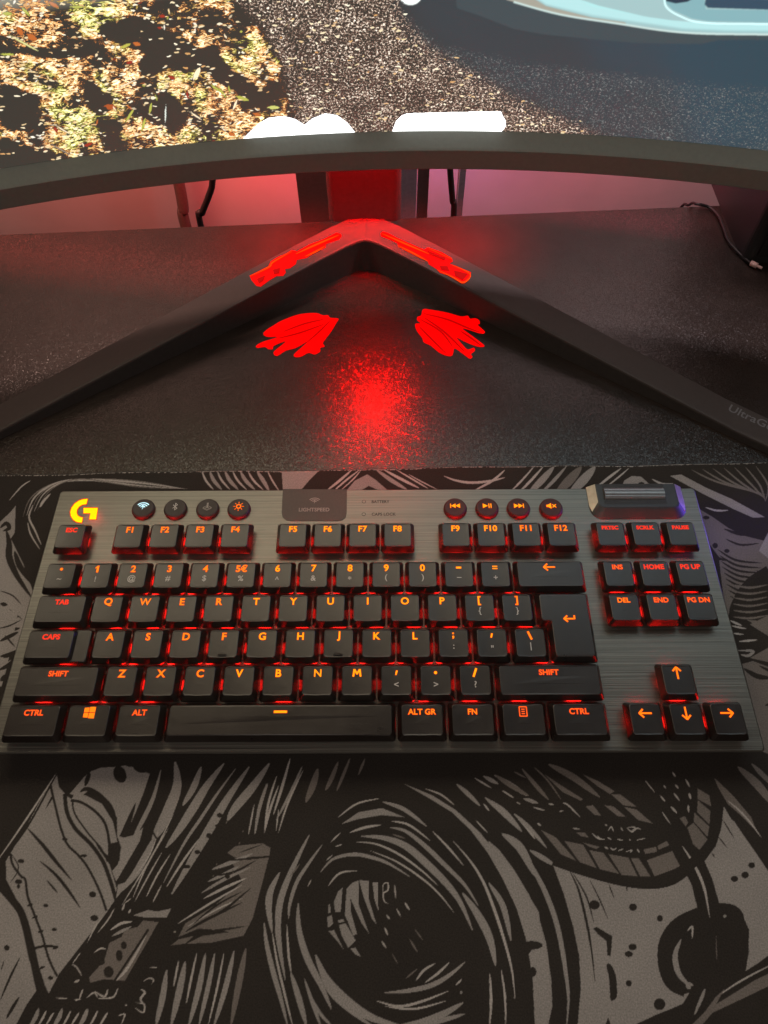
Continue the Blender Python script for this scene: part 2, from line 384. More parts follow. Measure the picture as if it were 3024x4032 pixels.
SB = [(1155,630),(1200,632),(1300,650),(1380,672),(1420,668),(1435,685),(1465,683),(1488,695),(1492,715),(1480,722),(1520,760),(1515,772),(1485,770),(1430,752),(1390,745),(1450,790),(1515,840),(1510,852),(1470,848),(1400,820),(1355,798),(1390,840),(1420,868),(1455,858),(1463,875),(1440,895),(1448,912),(1432,922),(1400,900),(1345,862),(1335,885),(1325,905),(1295,905),(1250,885),(1200,845),(1160,825),(1150,800),(1120,760),(1108,730),(1112,715),(1140,712),(1120,695),(1122,675),(1143,665)]
s1 = film('red_scribble', SA, flat, .3, M['red_mark'], label='bright red brush-stroke patch on the desk, below the left stand leg', cat='red_mark')
s2 = film('red_scribble', SB, flat, .3, M['red_mark'], label='bright red brush-stroke patch with dark ridges, below the right stand leg', cat='red_mark')
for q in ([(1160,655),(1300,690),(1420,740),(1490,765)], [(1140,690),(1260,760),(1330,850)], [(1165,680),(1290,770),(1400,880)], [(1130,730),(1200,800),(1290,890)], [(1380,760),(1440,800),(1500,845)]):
    film('stroke_ridge', sline(q, 8), flat, .6, M['red_mark3'], s2, smooth=False)
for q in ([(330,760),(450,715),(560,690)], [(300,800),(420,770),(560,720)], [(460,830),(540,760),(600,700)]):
    film('stroke_ridge', sline(q, 6), flat, .6, M['red_mark3'], s1, smooth=False)

# ================================================================ monitor
CX, CY, RR = 202.96, -606.43, 822.48
mon = thing('monitor', 'curved ultrawide monitor on a V-shaped stand, showing gravel and leaves', 'monitor', (166, 290, -25))
def arc(a, d, z): return (CX + (RR + d) * math.sin(a), CY + (RR + d) * math.cos(a), z)
HA = .480
def sweep(name, prof, mat, a0=-HA, a1=HA, n=96, closed=True, parent=mon):
    m = MB(); rings = [[arc(a, d, z) for d, z in prof] for a in np.linspace(a0, a1, n)]
    m.loft(rings, cap0=closed, cap1=closed); return m.build(name, mat, parent, origin=arc(0, 0, 85))
TOP = 442
bez = sweep('bezel', [(0, 86.2), (.9, 85.3), (8.5, 85.3), (8.5, 104.4), (7.0, 104.4), (.8, 98.2), (0, 97.2)], M['bezel'])
sweep('top_bezel', [(5, TOP), (12, TOP), (12, TOP + 8), (5, TOP + 8)], M['bezel'])
for s in (-1, 1):
    sweep('side_bezel', [(4, 85.5), (12, 85.5), (12, TOP + 8), (4, TOP + 8)], M['bezel'], a0=s * HA, a1=s * (HA + .006), n=2)
sweep('rear_shell', [(8.7, 84.6), (24, 84.6), (34, 92), (48, 160), (52, 300), (34, 430), (12.3, TOP + 7), (8.7, TOP + 7)], M['shell'], a0=-.468, a1=.2345, n=80)
sweep('rear_shell', [(8.7, 87.0), (24, 87.0), (34, 94), (48, 160), (52, 300), (34, 430), (12.3, TOP + 7), (8.7, TOP + 7)], M['shell'], a0=.2346, a1=.474, n=30)
m = MB(); m.tube([(171, 264, 131.5), (171, 264, 130.2)], 5, 20); m.build('hidden_red_disc', glow('hidden_disc_red', (1, .01, .01), 3), mon, origin=(171, 264, 131))  # unseen glowing disc, added as a body for the red lamp

# --- the picture on the screen, painted in the photo's pixels (full frame / 1.8228 = the small plan used here)
K = 1.8228
cv = Canvas(-420, 2080, -120, 420, .5, (.050, .045, .036)); mk = Canvas(-420, 2080, -120, 420, 1.0, (0, 0, 0))
LIT = (1, 0, 1); 
mk.poly([(-1100, -120), (500, -120), (520, 0), (560, 60), (600, 130), (625, 230), (640, 300), (640, 420), (-1100, 420)], (1, 0, 1))
mk.poly([(480, -120), (830, -120), (870, 30), (920, 95), (1010, 150), (1120, 215), (1230, 262), (1330, 310), (1420, 420), (620, 420), (640, 300), (625, 230), (600, 130), (560, 60), (500, 0)], (.25, 1, .95))
mk.poly([(830, -120), (870, 30), (920, 95), (1010, 150), (1120, 215), (1230, 262), (1330, 310), (1420, 420), (2900, 420), (2900, -120)], (0, .85, .16))
mk.poly([(860, -120), (880, 20), (950, 90), (1060, 115), (1300, 150), (1659, 185), (2900, 250), (2900, -120)], (0, 0, 0))
cv.poly([(835, -120), (870, 30), (920, 95), (1010, 150), (1120, 215), (1230, 262), (1330, 310), (1420, 420), (2900, 420), (2900, -120)], (.050, .062, .070))
cv.poly([(1200, -120), (1250, 60), (1300, 160), (1659, 235), (2900, 300), (2900, -120)], (.046, .070, .088))
mk.blur(9)
cv.poly([(1350, -120), (1420, 60), (1500, 330), (2900, 330), (2900, -120)], (.040, .075, .100)); cv.blur(60)
Z1 = lambda pts: [(u / 1659 * 1512 / K, v / 1659 * 1512 / K) for u, v in pts]
Z2 = lambda pts: [((1512 + u / 1659 * 1512) / K, v / 1659 * 1512 / K) for u, v in pts]
# pale car, upper right
SK = (.062, .085, .095)
cv.poly(Z2([(300, -150), (315, 35), (420, 70), (560, 125), (700, 150), (860, 165), (1080, 185), (1310, 190), (1380, 188), (1450, 172), (1659, 172), (3200, 190), (3200, -200)]), SK)
cv.poly(Z2([(480, -180), (530, 0), (640, 28), (760, 60), (900, 84), (1100, 112), (1290, 140), (1480, 148), (1659, 150), (3200, 160), (3200, -200)]), (.40, .60, .61))
cv.poly(Z2([(480, -180), (530, 0), (640, 28), (760, 60), (900, 84), (1050, 106), (1040, 95), (900, 60), (760, 25), (700, 0), (680, -180)]), (.42, .40, .33))
cv.poly(Z2([(690, -30), (900, 40), (1100, 90), (1300, 118), (1480, 122), (3200, 130), (3200, 105), (1480, 108), (1330, 100), (1130, 72), (930, 25), (760, -30)]), (.50, .88, .88))
cv.poly(Z2([(1215, -40), (1215, 10), (1250, 45), (1330, 80), (1400, 92), (1659, 98), (3200, 100), (3200, 44), (1659, 44), (1390, 40), (1385, 0), (1390, -50)]), (.26, .48, .52))
cv.poly(Z2([(1218, -40), (1218, 5), (1260, 15), (1310, 8), (1340, -8), (1345, -40)]), (.03, .05, .08))
cv.poly(Z2([(1400, -60), (1385, 20), (1400, 34), (1659, 42), (3200, 42), (3200, -60)]), (.045, .085, .13))
for i_ in range(8):    # the sill turns away: each band a little lighter than the one below
    f_ = i_ / 7; cv.poly(Z2([(560 + 40 * f_, -60), (700, 26 - 12 * f_), (900, 76 - 16 * f_), (1100, 104 - 14 * f_), (1290, 132 - 14 * f_), (1480, 140 - 13 * f_), (3200, 150 - 14 * f_), (3200, 100), (1480, 108), (1200, 84), (900, 30), (760, -60)]), (.36 + .16 * f_, .58 + .27 * f_, .59 + .27 * f_))
cv.stroke(Z2([(1212, -20), (1220, 30), (1280, 70), (1380, 98), (1659, 104), (2600, 110)]), 4, (.8, 1.15, 1.15), 'none')
cv.stroke(Z2([(560, 8), (760, 62), (1000, 100), (1290, 140), (1659, 149), (2600, 156)]), 4, (.65, .82, .78), 'none')
cv.dot(*Z2([(115, -30)])[0], 26, (1.2, 1.3, 1.25))
cv.blur(2)
# dark holes among the litter
DK = (.047, .042, .034)
for q in ([(505, 95), (560, 68), (640, 85), (700, 120), (720, 160), (650, 225), (560, 200), (490, 180), (440, 150), (440, 110)],
          [(700, 170), (760, 140), (800, 170), (860, 215), (930, 190), (965, 270), (1050, 330), (1150, 410), (1090, 435), (1000, 390), (930, 340), (870, 300), (800, 320), (740, 290), (640, 330), (600, 270)],
          [(0, 205), (180, 205), (330, 215), (380, 170), (420, 200), (400, 235), (210, 250), (90, 225), (0, 235)],
          [(0, 380), (60, 370), (110, 400), (170, 420), (150, 500), (60, 560), (0, 520)], [(380, 345), (450, 400), (490, 440), (430, 500), (370, 430)],
          [(690, 430), (740, 410), (790, 470), (800, 530), (700, 540)], [(0, 600), (90, 620), (200, 660), (300, 690), (0, 730)]):
    mk.poly(Z1(q), (.26, .0, .8), True)
mk.blur(3)
# leaf colour patches and single leaves
def leaf(x, y, l, w, ang, col):
    w *= .62; l *= .9
    dx, dy = math.cos(ang) * l / 2, math.sin(ang) * l / 2; nx, ny = -math.sin(ang) * w / 2, math.cos(ang) * w / 2
    P = Z1([(x - dx, y - dy), (x - dx * .62 + nx * .2, y - dy * .62 + ny * .2), (x - dx * .3 + nx, y - dy * .3 + ny), (x + dx * .5 + nx * .8, y + dy * .5 + ny * .8), (x + dx, y + dy), (x + dx * .4 - nx, y + dy * .4 - ny), (x - dx * .5 - nx * .8, y - dy * .5 - ny * .8)])
    cv.poly(P, col, True); mk.poly(P, (.0, 0, 0), True)
YG, OR, RD, CR = (.55, .56, .10), (.62, .17, .04), (.42, .05, .025), (1.2, 1.0, .68)
for a in ((1045, 425, 70, 26, .3, YG), (850, 320, 70, 34, -1.1, CR), (475, 462, 60, 36, .1, (.5, .11, .03)), (135, 160, 60, 40, .5, OR), (85, 135, 50, 36, 1.0, OR), (240, 560, 30, 22, 1, RD),
          (380, 625, 50, 20, -.4, RD), (740, 335, 40, 22, .4, RD), (540, 200, 60, 22, -.4, (.6, .55, .1)), (590, 190, 40, 26, .2, OR), (560, 270, 40, 20, -.3, RD), (1015, 455, 60, 14, -1.2, CR),
          (545, 365, 130, 8, -.45, CR), (270, 560, 90, 9, .55, CR), (715, 490, 90, 10, 1.6, (.9, .95, .85)), (845, 500, 70, 10, .6, CR), (100, 185, 170, 12, .5, (.9, .85, .35)), (260, 645, 130, 6, .5, (.5, .4, .3)),
          (810, 410, 40, 16, 1.4, RD), (1000, 580, 36, 26, .3, OR), (1110, 495, 44, 22, .2, OR), (620, 540, 70, 18, -1.3, YG), (560, 500, 80, 18, -1.0, YG), (650, 470, 60, 16, -1.4, YG), (930, 380, 60, 16, .6, YG), (960, 400, 60, 14, .9, YG), (990, 385, 40, 12, 1.3, YG), (1180, 465, 60, 24, 0, (.7, .7, .2)),
          (30, 235, 70, 16, 0, YG), (110, 50, 60, 20, .8, YG), (30, 60, 50, 24, 0, YG), (330, 30, 70, 18, 0, YG), (230, 20, 60, 24, .5, OR), (700, 70, 30, 22, 0, RD), (690, 120, 26, 16, 0, RD)): leaf(*a)
rl = np.random.default_rng(5)
for k in range(950):      # loose leaves and straws of the litter
    x, y = rl.uniform(-900, 1280), rl.uniform(-40, 690)
    if x > 1150 + .25 * (y - 300) + 60: continue
    X, Y = Z1([(x, y)])[0]; j = int(Y + 120); i = int(X + 420)
    if not (0 <= j < mk.h and 0 <= i < mk.w) or mk.a[j, i, 0] < .5: continue
    # clumps: keep where a slow wave is high
    wv = math.sin(x / 83 + 1.3 * math.sin(y / 61)) + math.sin(y / 47 + x / 150) + .6 * math.sin((x + y) / 29)
    if wv < -.2: continue
    col = [CR, (1.3, 1.2, 1.0), (1.1, .8, .42), YG, OR, (.8, .42, .16), RD][rl.choice(7, p=[.26, .14, .20, .09, .11, .12, .08])]
    f = rl.uniform(.55, 1.1); L = rl.uniform(9, 38); wd = rl.uniform(4, 11); an = rl.normal(-.15, .7)
    dx, dy = math.cos(an) * L / 2, math.sin(an) * L / 2; nx, ny = -math.sin(an) * wd / 2, math.cos(an) * wd / 2
    cv.poly(Z1([(x - dx, y - dy), (x + nx, y + ny), (x + dx * .6 + nx * .6, y + dy * .6 + ny * .6), (x + dx, y + dy), (x + dx * .3 - nx, y + dy * .3 - ny), (x - dx * .7 - nx * .5, y - dy * .7 - ny * .5)]), tuple(c * f for c in col))
# white blots at the screen's lower edge
WH = (3.2, 3.2, 3.2)
for q in (Z1([(1050, 640), (1050, 600), (1085, 565), (1115, 535), (1160, 510), (1225, 502), (1275, 515), (1315, 540), (1350, 512), (1405, 490), (1455, 498), (1500, 530), (1540, 580), (1545, 640)]),
          Z2([(25, 640), (35, 570), (52, 525), (75, 500), (100, 490), (200, 488), (320, 484), (505, 482), (512, 500), (524, 520), (526, 545), (505, 572), (490, 640)])):
    cv.poly(q, WH); mk.poly(q, (0, 0, 0))

zs = np.concatenate([np.arange(104.45, 182, .36), np.linspace(200, TOP, 34)]); NV = len(zs)
ang = np.concatenate([np.linspace(-HA, -.325, 60)[:-1], np.linspace(-.325, .30, 1440), np.linspace(.30, HA, 60)[1:]]); NU = len(ang); A, Zg = np.meshgrid(ang, zs)
P = np.stack([CX + (RR + 7.4) * np.sin(A), CY + (RR + 7.4) * np.cos(A), Zg], -1).reshape(-1, 3)
PX, PY = project(P); rgb = cv.sample(PX / K, PY / K); msk = mk.sample(PX / K, PY / K)
up = (np.clip((P[:, 2] - 175) / 30, 0, 1))[:, None]       # unseen upper screen: plain glow, brightness shaped to light keys and mat
right = np.clip((P[:, 0] - 190) / 110, 0, 1)[:, None]
hi = np.clip((P[:, 2] - 250) / 70, 0, 1)[:, None]
far_ = (np.array([[1.3, 1.25, 1.0]]) * (1 - hi) + np.array([[4.5, 3.65, 2.5]]) * hi) * (1 - right) + np.array([[1.1, 1.3, 1.35]]) * right
rgb = rgb * (1 - up) + far_ * up; msk = msk * (1 - up)
ms, nt, b = new_mat('screen_picture')
b.inputs['Base Color'].default_value = (.012, .012, .012, 1); b.inputs['Roughness'].default_value = .35
vc = nd(nt, 'ShaderNodeVertexColor', layer_name='print'); mc = nd(nt, 'ShaderNodeVertexColor', layer_name='masks')
pl = nd(nt, 'ShaderNodeAttribute', attribute_name='place')
sep = nd(nt, 'ShaderNodeSeparateColor'); lnk(nt, mc.outputs['Color'], sep.inputs[0])
def math_(op, a, b_=None, clamp=False):
    n = nd(nt, 'ShaderNodeMath', operation=op, use_clamp=clamp)
    for i, x in enumerate((a, b_)):
        if x is None: continue
        if isinstance(x, (int, float)): n.inputs[i].default_value = x
        else: lnk(nt, x, n.inputs[i])
    return n.outputs[0]
def noise_(scale, vec, det=2):
    n = nd(nt, 'ShaderNodeTexNoise'); n.inputs['Scale'].default_value = scale; n.inputs['Detail'].default_value = det; lnk(nt, vec, n.inputs['Vector']); return n
nz = noise_(.25, pl.outputs['Vector'], 3)
vm = nd(nt, 'ShaderNodeVectorMath', operation='MULTIPLY_ADD'); lnk(nt, nz.outputs['Color'], vm.inputs[0]); vm.inputs[1].default_value = (3, 3, 0); lnk(nt, pl.outputs['Vector'], vm.inputs[2])
def flecks(scale, stretch, rot, size, dens, seed):
    mp = nd(nt, 'ShaderNodeMapping'); mp.inputs['Rotation'].default_value = (0, 0, rot); mp.inputs['Scale'].default_value = stretch; mp.inputs['Location'].default_value = (seed * 17.3, seed * 7.1, 0)
    lnk(nt, vm.outputs[0], mp.inputs['Vector'])
    v = nd(nt, 'ShaderNodeTexVoronoi', voronoi_dimensions='2D'); v.inputs['Scale'].default_value = scale; lnk(nt, mp.outputs[0], v.inputs['Vector'])
    sc_ = nd(nt, 'ShaderNodeSeparateColor'); lnk(nt, v.outputs['Color'], sc_.inputs[0])
    mr = nd(nt, 'ShaderNodeMapRange', interpolation_type='SMOOTHSTEP'); lnk(nt, v.outputs['Distance'], mr.inputs[0]); mr.inputs[1].default_value = size * 1.2; mr.inputs[2].default_value = size * .7; mr.inputs[3].default_value = 0; mr.inputs[4].default_value = 1
    on = math_('LESS_THAN', sc_.outputs[0], dens)
    return math_('MULTIPLY', mr.outputs[0], on), sc_
big = noise_(.045, pl.outputs['Vector'], 4)
cl = nd(nt, 'ShaderNodeMapRange'); lnk(nt, big.outputs['Fac'], cl.inputs[0]); cl.inputs[1].default_value = .34; cl.inputs[2].default_value = .50
rag = noise_(.10, pl.outputs['Vector'], 5)
maskr = math_('ADD', sep.outputs[0], math_('MULTIPLY', math_('SUBTRACT', rag.outputs['Fac'], .5), math_('MULTIPLY', sep.outputs[0], 3.2)), True)
dens = math_('MULTIPLY', cl.outputs[0], maskr)
f1, c1 = flecks(.36, (1, 2.6, 1), .30, .44, math_('MULTIPLY', dens, .30), 1)
gd = noise_(.07, pl.outputs['Vector'], 5)
gm = nd(nt, 'ShaderNodeMapRange'); lnk(nt, gd.outputs['Fac'], gm.inputs[0]); gm.inputs[1].default_value = .30; gm.inputs[2].default_value = .66; gm.inputs[3].default_value = .62; gm.inputs[4].default_value = 1
def streaks(scale, stretch, rot, det, rough, dist, seed):
    mp = nd(nt, 'ShaderNodeMapping'); mp.inputs['Rotation'].default_value = (0, 0, rot); mp.inputs['Scale'].default_value = stretch; mp.inputs['Location'].default_value = (seed * 31.7, seed * 11.3, 0)
    lnk(nt, pl.outputs['Vector'], mp.inputs['Vector']); n = noise_(scale, mp.outputs[0], det); n.inputs['Roughness'].default_value = rough; n.inputs['Distortion'].default_value = dist; return n
sA = streaks(.13, (1, 2.5, 1), .35, 5, .74, 2.2, 1); sB = streaks(.17, (1, 2.3, 1), -.45, 5, .74, 1.8, 2)
lv = math_('MAXIMUM', sA.outputs['Fac'], sB.outputs['Fac'])
thr = math_('SUBTRACT', .715, math_('MULTIPLY', dens, .24))
lval = math_('MULTIPLY', math_('MULTIPLY', math_('SUBTRACT', lv, thr), 6.2), sep.outputs[0], True)
sG = streaks(.85, (1, 1.25, 1), .15, 3, .75, .6, 3)
gthr = math_('SUBTRACT', .62, math_('MULTIPLY', math_('MULTIPLY', sep.outputs[1], gm.outputs[0]), .158))
gval = math_('MULTIPLY', math_('MULTIPLY', math_('SUBTRACT', sG.outputs['Fac'], gthr), 6.0), sep.outputs[1], True)
def ramp(stops, fac):
    r = nd(nt, 'ShaderNodeValToRGB'); e = r.color_ramp.elements; e[0].position, e[0].color = stops[0][0], (*stops[0][1], 1); e[1].position, e[1].color = stops[-1][0], (*stops[-1][1], 1)
    for p_, c_ in stops[1:-1]: x = e.new(p_); x.color = (*c_, 1)
    lnk(nt, fac, r.inputs[0]); return r.outputs[0]
tint = noise_(.035, pl.outputs['Vector'], 3); hue = noise_(.16, pl.outputs['Vector'], 2)
warm = ramp([(0, (.045, .036, .028)), (.08, (.22, .06, .015)), (.24, (.75, .22, .045)), (.46, (1.15, .66, .22)), (.72, (1.35, 1.15, .66)), (1, (1.8, 1.65, 1.2))], lval)
green = ramp([(0, (.045, .04, .028)), (.12, (.20, .18, .03)), (.35, (.62, .56, .08)), (.6, (1.15, 1.1, .4)), (1, (1.7, 1.6, 1.0))], lval)
def mixc(fac, a, b_):
    n = nd(nt, 'ShaderNodeMix', data_type='RGBA'); lnk(nt, fac, n.inputs[0])
    lnk(nt, a, n.inputs[6]); lnk(nt, b_, n.inputs[7]); return n.outputs[2]
gf = math_('MULTIPLY', math_('SUBTRACT', math_('ADD', tint.outputs['Fac'], math_('MULTIPLY', hue.outputs['Fac'], .35)), .66), 9, True)
lcol = mixc(gf, warm, green)
gcol1 = ramp([(0, (.05, .042, .036)), (.25, (.16, .085, .06)), (.55, (.52, .36, .27)), (.8, (1.0, .84, .66)), (1, (1.4, 1.3, 1.1))], gval)
gdark = ramp([(0, (.050, .062, .070)), (.35, (.10, .115, .12)), (1, (.34, .36, .34))], gval)
fade = math_('MULTIPLY', math_('SUBTRACT', sep.outputs[2], .2), 1.7, True)
gcol = mixc(fade, gdark, gcol1)
o1 = mixc(math_('MULTIPLY', gval, 2.5, True), vc.outputs['Color'], gcol)
o2 = mixc(math_('MULTIPLY', lval, 4, True), o1, lcol)
cream = ramp([(0, (.9, .45, .15)), (.4, (1.15, .9, .5)), (1, (1.4, 1.3, 1.0))], c1.outputs[1])
o3 = mixc(math_('MULTIPLY', f1, .8), o2, cream)
lnk(nt, o3, b.inputs['Emission Color']); b.inputs['Emission Strength'].default_value = SCREEN_K
scr = grid_mesh('screen', P, NU, NV, rgb, ms, mon, arc(0, 0, 104), uv=np.stack([(A * RR).ravel(), P[:, 2]], 1))
ca = scr.data.color_attributes.new('masks', 'FLOAT_COLOR', 'POINT'); c4 = np.ones((len(P), 4), np.float32); c4[:, :3] = msk; ca.data.foreach_set('color', c4.ravel())

# --- stand: V foot, column
HX = 166.4
def fh(x): return -25 + 27 - 20.5 * min(1, abs(x - HX) / 232)
def ff(x): d = abs(x - HX); return 262.5 - .704 * (math.sqrt(d * d + 49) - 7)
def fb(x): d = abs(x - HX); return 291.5 - .733 * (math.sqrt(d * d + 196) - 14)
xs = sorted(set([HX + s * d for s in (-1, 1) for d in list(np.linspace(0, 26, 10)) + list(np.linspace(30, 232, 10)) + [250, 268]]))
m = MB(); rings = []
for x in xs:
    z = fh(x); f, b_ = ff(x), fb(x); e_ = 1.2
    rings.append([(x, b_, -24.9), (x, b_, z - e_), (x, b_ - e_, z), (x, f + e_ + 1.2, z), (x, f + .5, z - .5), (x, f, z - 1.6), (x, f, -24.9)][::-1])
m.loft(rings); 
k_ = 0
for i_, f_ in enumerate(m.f):
    zz = [m.v[q_][2] for q_ in f_]; yy = [m.v[q_][1] for q_ in f_]; xx = [m.v[q_][0] for q_ in f_]
    if len(f_) == 4 and min(zz) < -24 and all(abs(ff(x_) - y_) < .6 for x_, y_ in zip(xx, yy)): m.m[i_] = 1
foot = m.build('foot', [M['stand'], M['standside']], mon, origin=(HX, 270, -25), smooth=False)
m = MB(); secs = [rring(rect(139.5, 192.5, 286.5, 318), 5, 0, 6)]
m.loft([[(x, y, z) for x, y in secs[0]] for z in (-1, 395)]); m.build('column', M['column'], mon, origin=(166, 300, -1))
m = MB(); m.box(128, 204, 262, 286.3, 215, 300); m.build('mount', M['shell'], mon, origin=(166, 275, 215))
# gun-shaped red marks on the two legs of the stand, glow added
topz = lambda x, y: fh(x)
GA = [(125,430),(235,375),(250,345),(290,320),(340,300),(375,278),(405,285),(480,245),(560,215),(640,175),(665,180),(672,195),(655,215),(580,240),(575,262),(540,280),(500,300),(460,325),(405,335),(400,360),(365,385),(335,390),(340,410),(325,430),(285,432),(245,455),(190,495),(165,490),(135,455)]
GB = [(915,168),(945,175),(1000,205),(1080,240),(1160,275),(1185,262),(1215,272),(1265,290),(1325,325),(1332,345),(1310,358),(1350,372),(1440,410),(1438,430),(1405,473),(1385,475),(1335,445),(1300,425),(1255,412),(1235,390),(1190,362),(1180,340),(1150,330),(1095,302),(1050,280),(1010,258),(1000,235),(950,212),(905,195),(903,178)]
g1_ = film('leg_mark', GA, topz, .35, M['red_mark'], foot, smooth=False); g2_ = film('leg_mark', GB, topz, .35, M['red_mark'], foot, smooth=False)
for q in ([(400,300),(520,245),(655,188)], [(455,315),(520,285),(570,255)], [(130,432),(240,378),(262,350),(375,285)]): film('mark_rim', sline(q, 9), topz, .75, M['red_mark2'], foot, smooth=False)
for q in ([(912,180),(1050,240),(1190,300)], [(1005,250),(1095,295),(1185,345)], [(1190,268),(1325,330)], [(1240,395),(1335,440),(1395,470),(1435,420),(1330,368)]): film('mark_rim', sline(q, 8), topz, .75, M['red_mark2'], foot, smooth=False)
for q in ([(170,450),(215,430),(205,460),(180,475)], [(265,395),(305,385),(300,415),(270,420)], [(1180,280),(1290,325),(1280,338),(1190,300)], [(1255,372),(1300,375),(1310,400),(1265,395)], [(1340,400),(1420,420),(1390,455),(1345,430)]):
    film('mark_pattern', q, topz, .75, M['red_mark3'], foot, smooth=False)
# lettering on the right leg
tm = text_meshes([('UltraGear', 8.6, .10)])[('UltraGear', 8.6, .10)]
pA = at(2873, 1603, fh(395)); pB = at(3024, 1671, fh(408)); dv = pB - pA; th = math.atan2(-.733, 1)
tv, tf = tm; v0 = tv[:, 0] - tv[:, 0].min(); m = MB(); vv = []
for x_, (_, y_, _z) in zip(v0, tv):
    X = pA[0] + x_ * math.cos(th) - y_ * math.sin(th); Y = pA[1] + x_ * math.sin(th) + y_ * math.cos(th); vv.append((X, Y, fh(X) + .12))
m.add(vv, tf); m.build('lettering', surf('leg_print', (.16, .16, .17), rough=.5), foot, origin=tuple(pA))

# ================================================================ keyboard
U = 19.05
kb = thing('keyboard', 'low profile backlit keyboard with brushed grey plate and red glowing legends', 'keyboard', (175.5, -19, -22))
PX0, PX1, PY0, PY1 = -7.2, 358.0, -93.0, 55.0
plate_poly = rect(PX0, PX1, PY0, PY1)
def rr3(r, ins, z, poly=plate_poly, n=6): return [(x, y, z) for x, y in rring(poly, r, ins, n)]
m = MB(); m.loft([rr3(2.2, 0, -9.6), rr3(2.2, 0, -8.7), rr3(2.0, .7, -8.0)]); plate = m.build('top_plate', M['plate'], kb, origin=(175.5, -19, -9.6))
m = MB(); m.loft([rr3(3, 6, -22), rr3(3, 4.5, -21.8), rr3(2.4, 1.0, -12), rr3(2.2, .6, -9.65)]); m.build('case', M['case'], kb, origin=(175.5, -19, -22))
M['amber'] = glow('backlit_amber', (1, .21, .006), 1.4)
M['M1ink'] = M['dim_red']

KX = lambda u: u * U
def RY_(r): return -r * U - 3.8
FY = U + 4.9 - 3.8
keys = []   # (kx, y, w_u, legend, secondary, style)
def K_(u, row, w, leg, sec=None, st='c', dx=0.0):
    y = FY if row == 'F' else RY_(row); keys.append((KX(u) + dx, y, w, leg, sec, st))
K_(.5, 'F', 1, 'ESC', st='w')
for i, u in enumerate([2.167, 3.177, 4.187, 5.197, 6.843, 7.838, 8.833, 9.828, 11.48, 12.48, 13.48, 14.48]): K_(u, 'F', 1, 'F%d' % (i + 1), st='f')
for i, s in enumerate(('PRTSC', 'SCRLK', 'PAUSE')): K_(15.5 + i, 'F', 1, s, st='s', dx=7.2)
for i, (a, b_) in enumerate(zip('*1234', '~!@#$')): K_(.5 + i, 0, 1, '•' if a == '*' else a, b_)
K_(5.5, 0, 1, '5€', '%')
for i, (a, b_) in enumerate(zip('67890', '^&*()')): K_(6.5 + i, 0, 1, a, b_)
K_(11.5, 0, 1, 'DASH', '–'); K_(12.5, 0, 1, 'EQ', '+'); K_(14, 0, 2, 'LEFT')
K_(.75, 1, 1.5, 'TAB', st='w')
for i, a in enumerate('QWERTYUIOP'): K_(2 + i, 1, 1, a)
K_(12, 1, 1, '[', '{'); K_(13, 1, 1, ']', '}')
K_(.875, 2, 1.75, 'CAPS', st='w')
for i, a in enumerate('ASDFGHJKL'): K_(2.25 + i, 2, 1, a)
K_(11.25, 2, 1, ';', ':'); K_(12.25, 2, 1, 'TICK', '"'); K_(13.25, 2, 1, '\\', '|')
K_(1.125, 3, 2.25, 'SHIFT', st='w')
for i, a in enumerate('ZXCVBNM'): K_(2.75 + i, 3, 1, a)
K_(9.75, 3, 1, 'TICK', '<'); K_(10.75, 3, 1, '•', '>'); K_(11.75, 3, 1, '/', '?'); K_(13.625, 3, 2.75, 'SHIFT', st='w')
K_(.75, 4, 1.5, 'CTRL', st='w'); K_(2.125, 4, 1.25, 'WIN'); K_(3.375, 4, 1.25, 'ALT', st='w'); K_(6.875, 4, 5.75, 'BAR')
K_(10.375, 4, 1.25, 'ALT GR', st='w'); K_(11.625, 4, 1.25, 'FN', st='w'); K_(12.875, 4, 1.25, 'MENU'); K_(14.25, 4, 1.5, 'CTRL', st='w')
for i, s in enumerate(('INS', 'HOME', 'PG UP')): K_(15.5 + i, 0, 1, s, st='w', dx=7.2)
for i, s in enumerate(('DEL', 'END', 'PG DN')): K_(15.5 + i, 1, 1, s, st='w', dx=7.2)
K_(16.5, 3, 1, 'UP', dx=7.2)
for i, s in enumerate(('LEFT', 'DOWN', 'RIGHT')): K_(15.5 + i, 4, 1, s, dx=7.2)

SZ = {'c': 5.3, 'f': 4.9, 'w': 3.75, 's': 3.1}; BO = {'c': .11, 'f': .095, 'w': .055, 's': .045}
HO = .15
def bo(l, s_): return .055 if l in 'MWN' else BO[s_]
GLY = ('M', 'DASH', 'EQ', 'LEFT', 'RIGHT', 'UP', 'DOWN', 'TICK', 'WIN', 'BAR', 'MENU', '•', '/', '\\', '1')
specs = []
for k in keys:
    if k[3] not in GLY: specs += [(k[3], SZ[k[5]], bo(k[3], k[5])), (k[3], SZ[k[5]], bo(k[3], k[5]) + HO * (.6 if k[3] in 'MWN' else 1))]
    if k[4]: specs.append((k[4], 4.4, .06))
specs += [('M1', 2.2, .03), ('M2', 2.2, .03), ('M3', 2.2, .03), ('MR', 2.2, .03), ('LIGHTSPEED', 3.3, .09), ('BATTERY', 2.75, .07), ('CAPS LOCK', 2.75, .07)]
TM = text_meshes(specs)

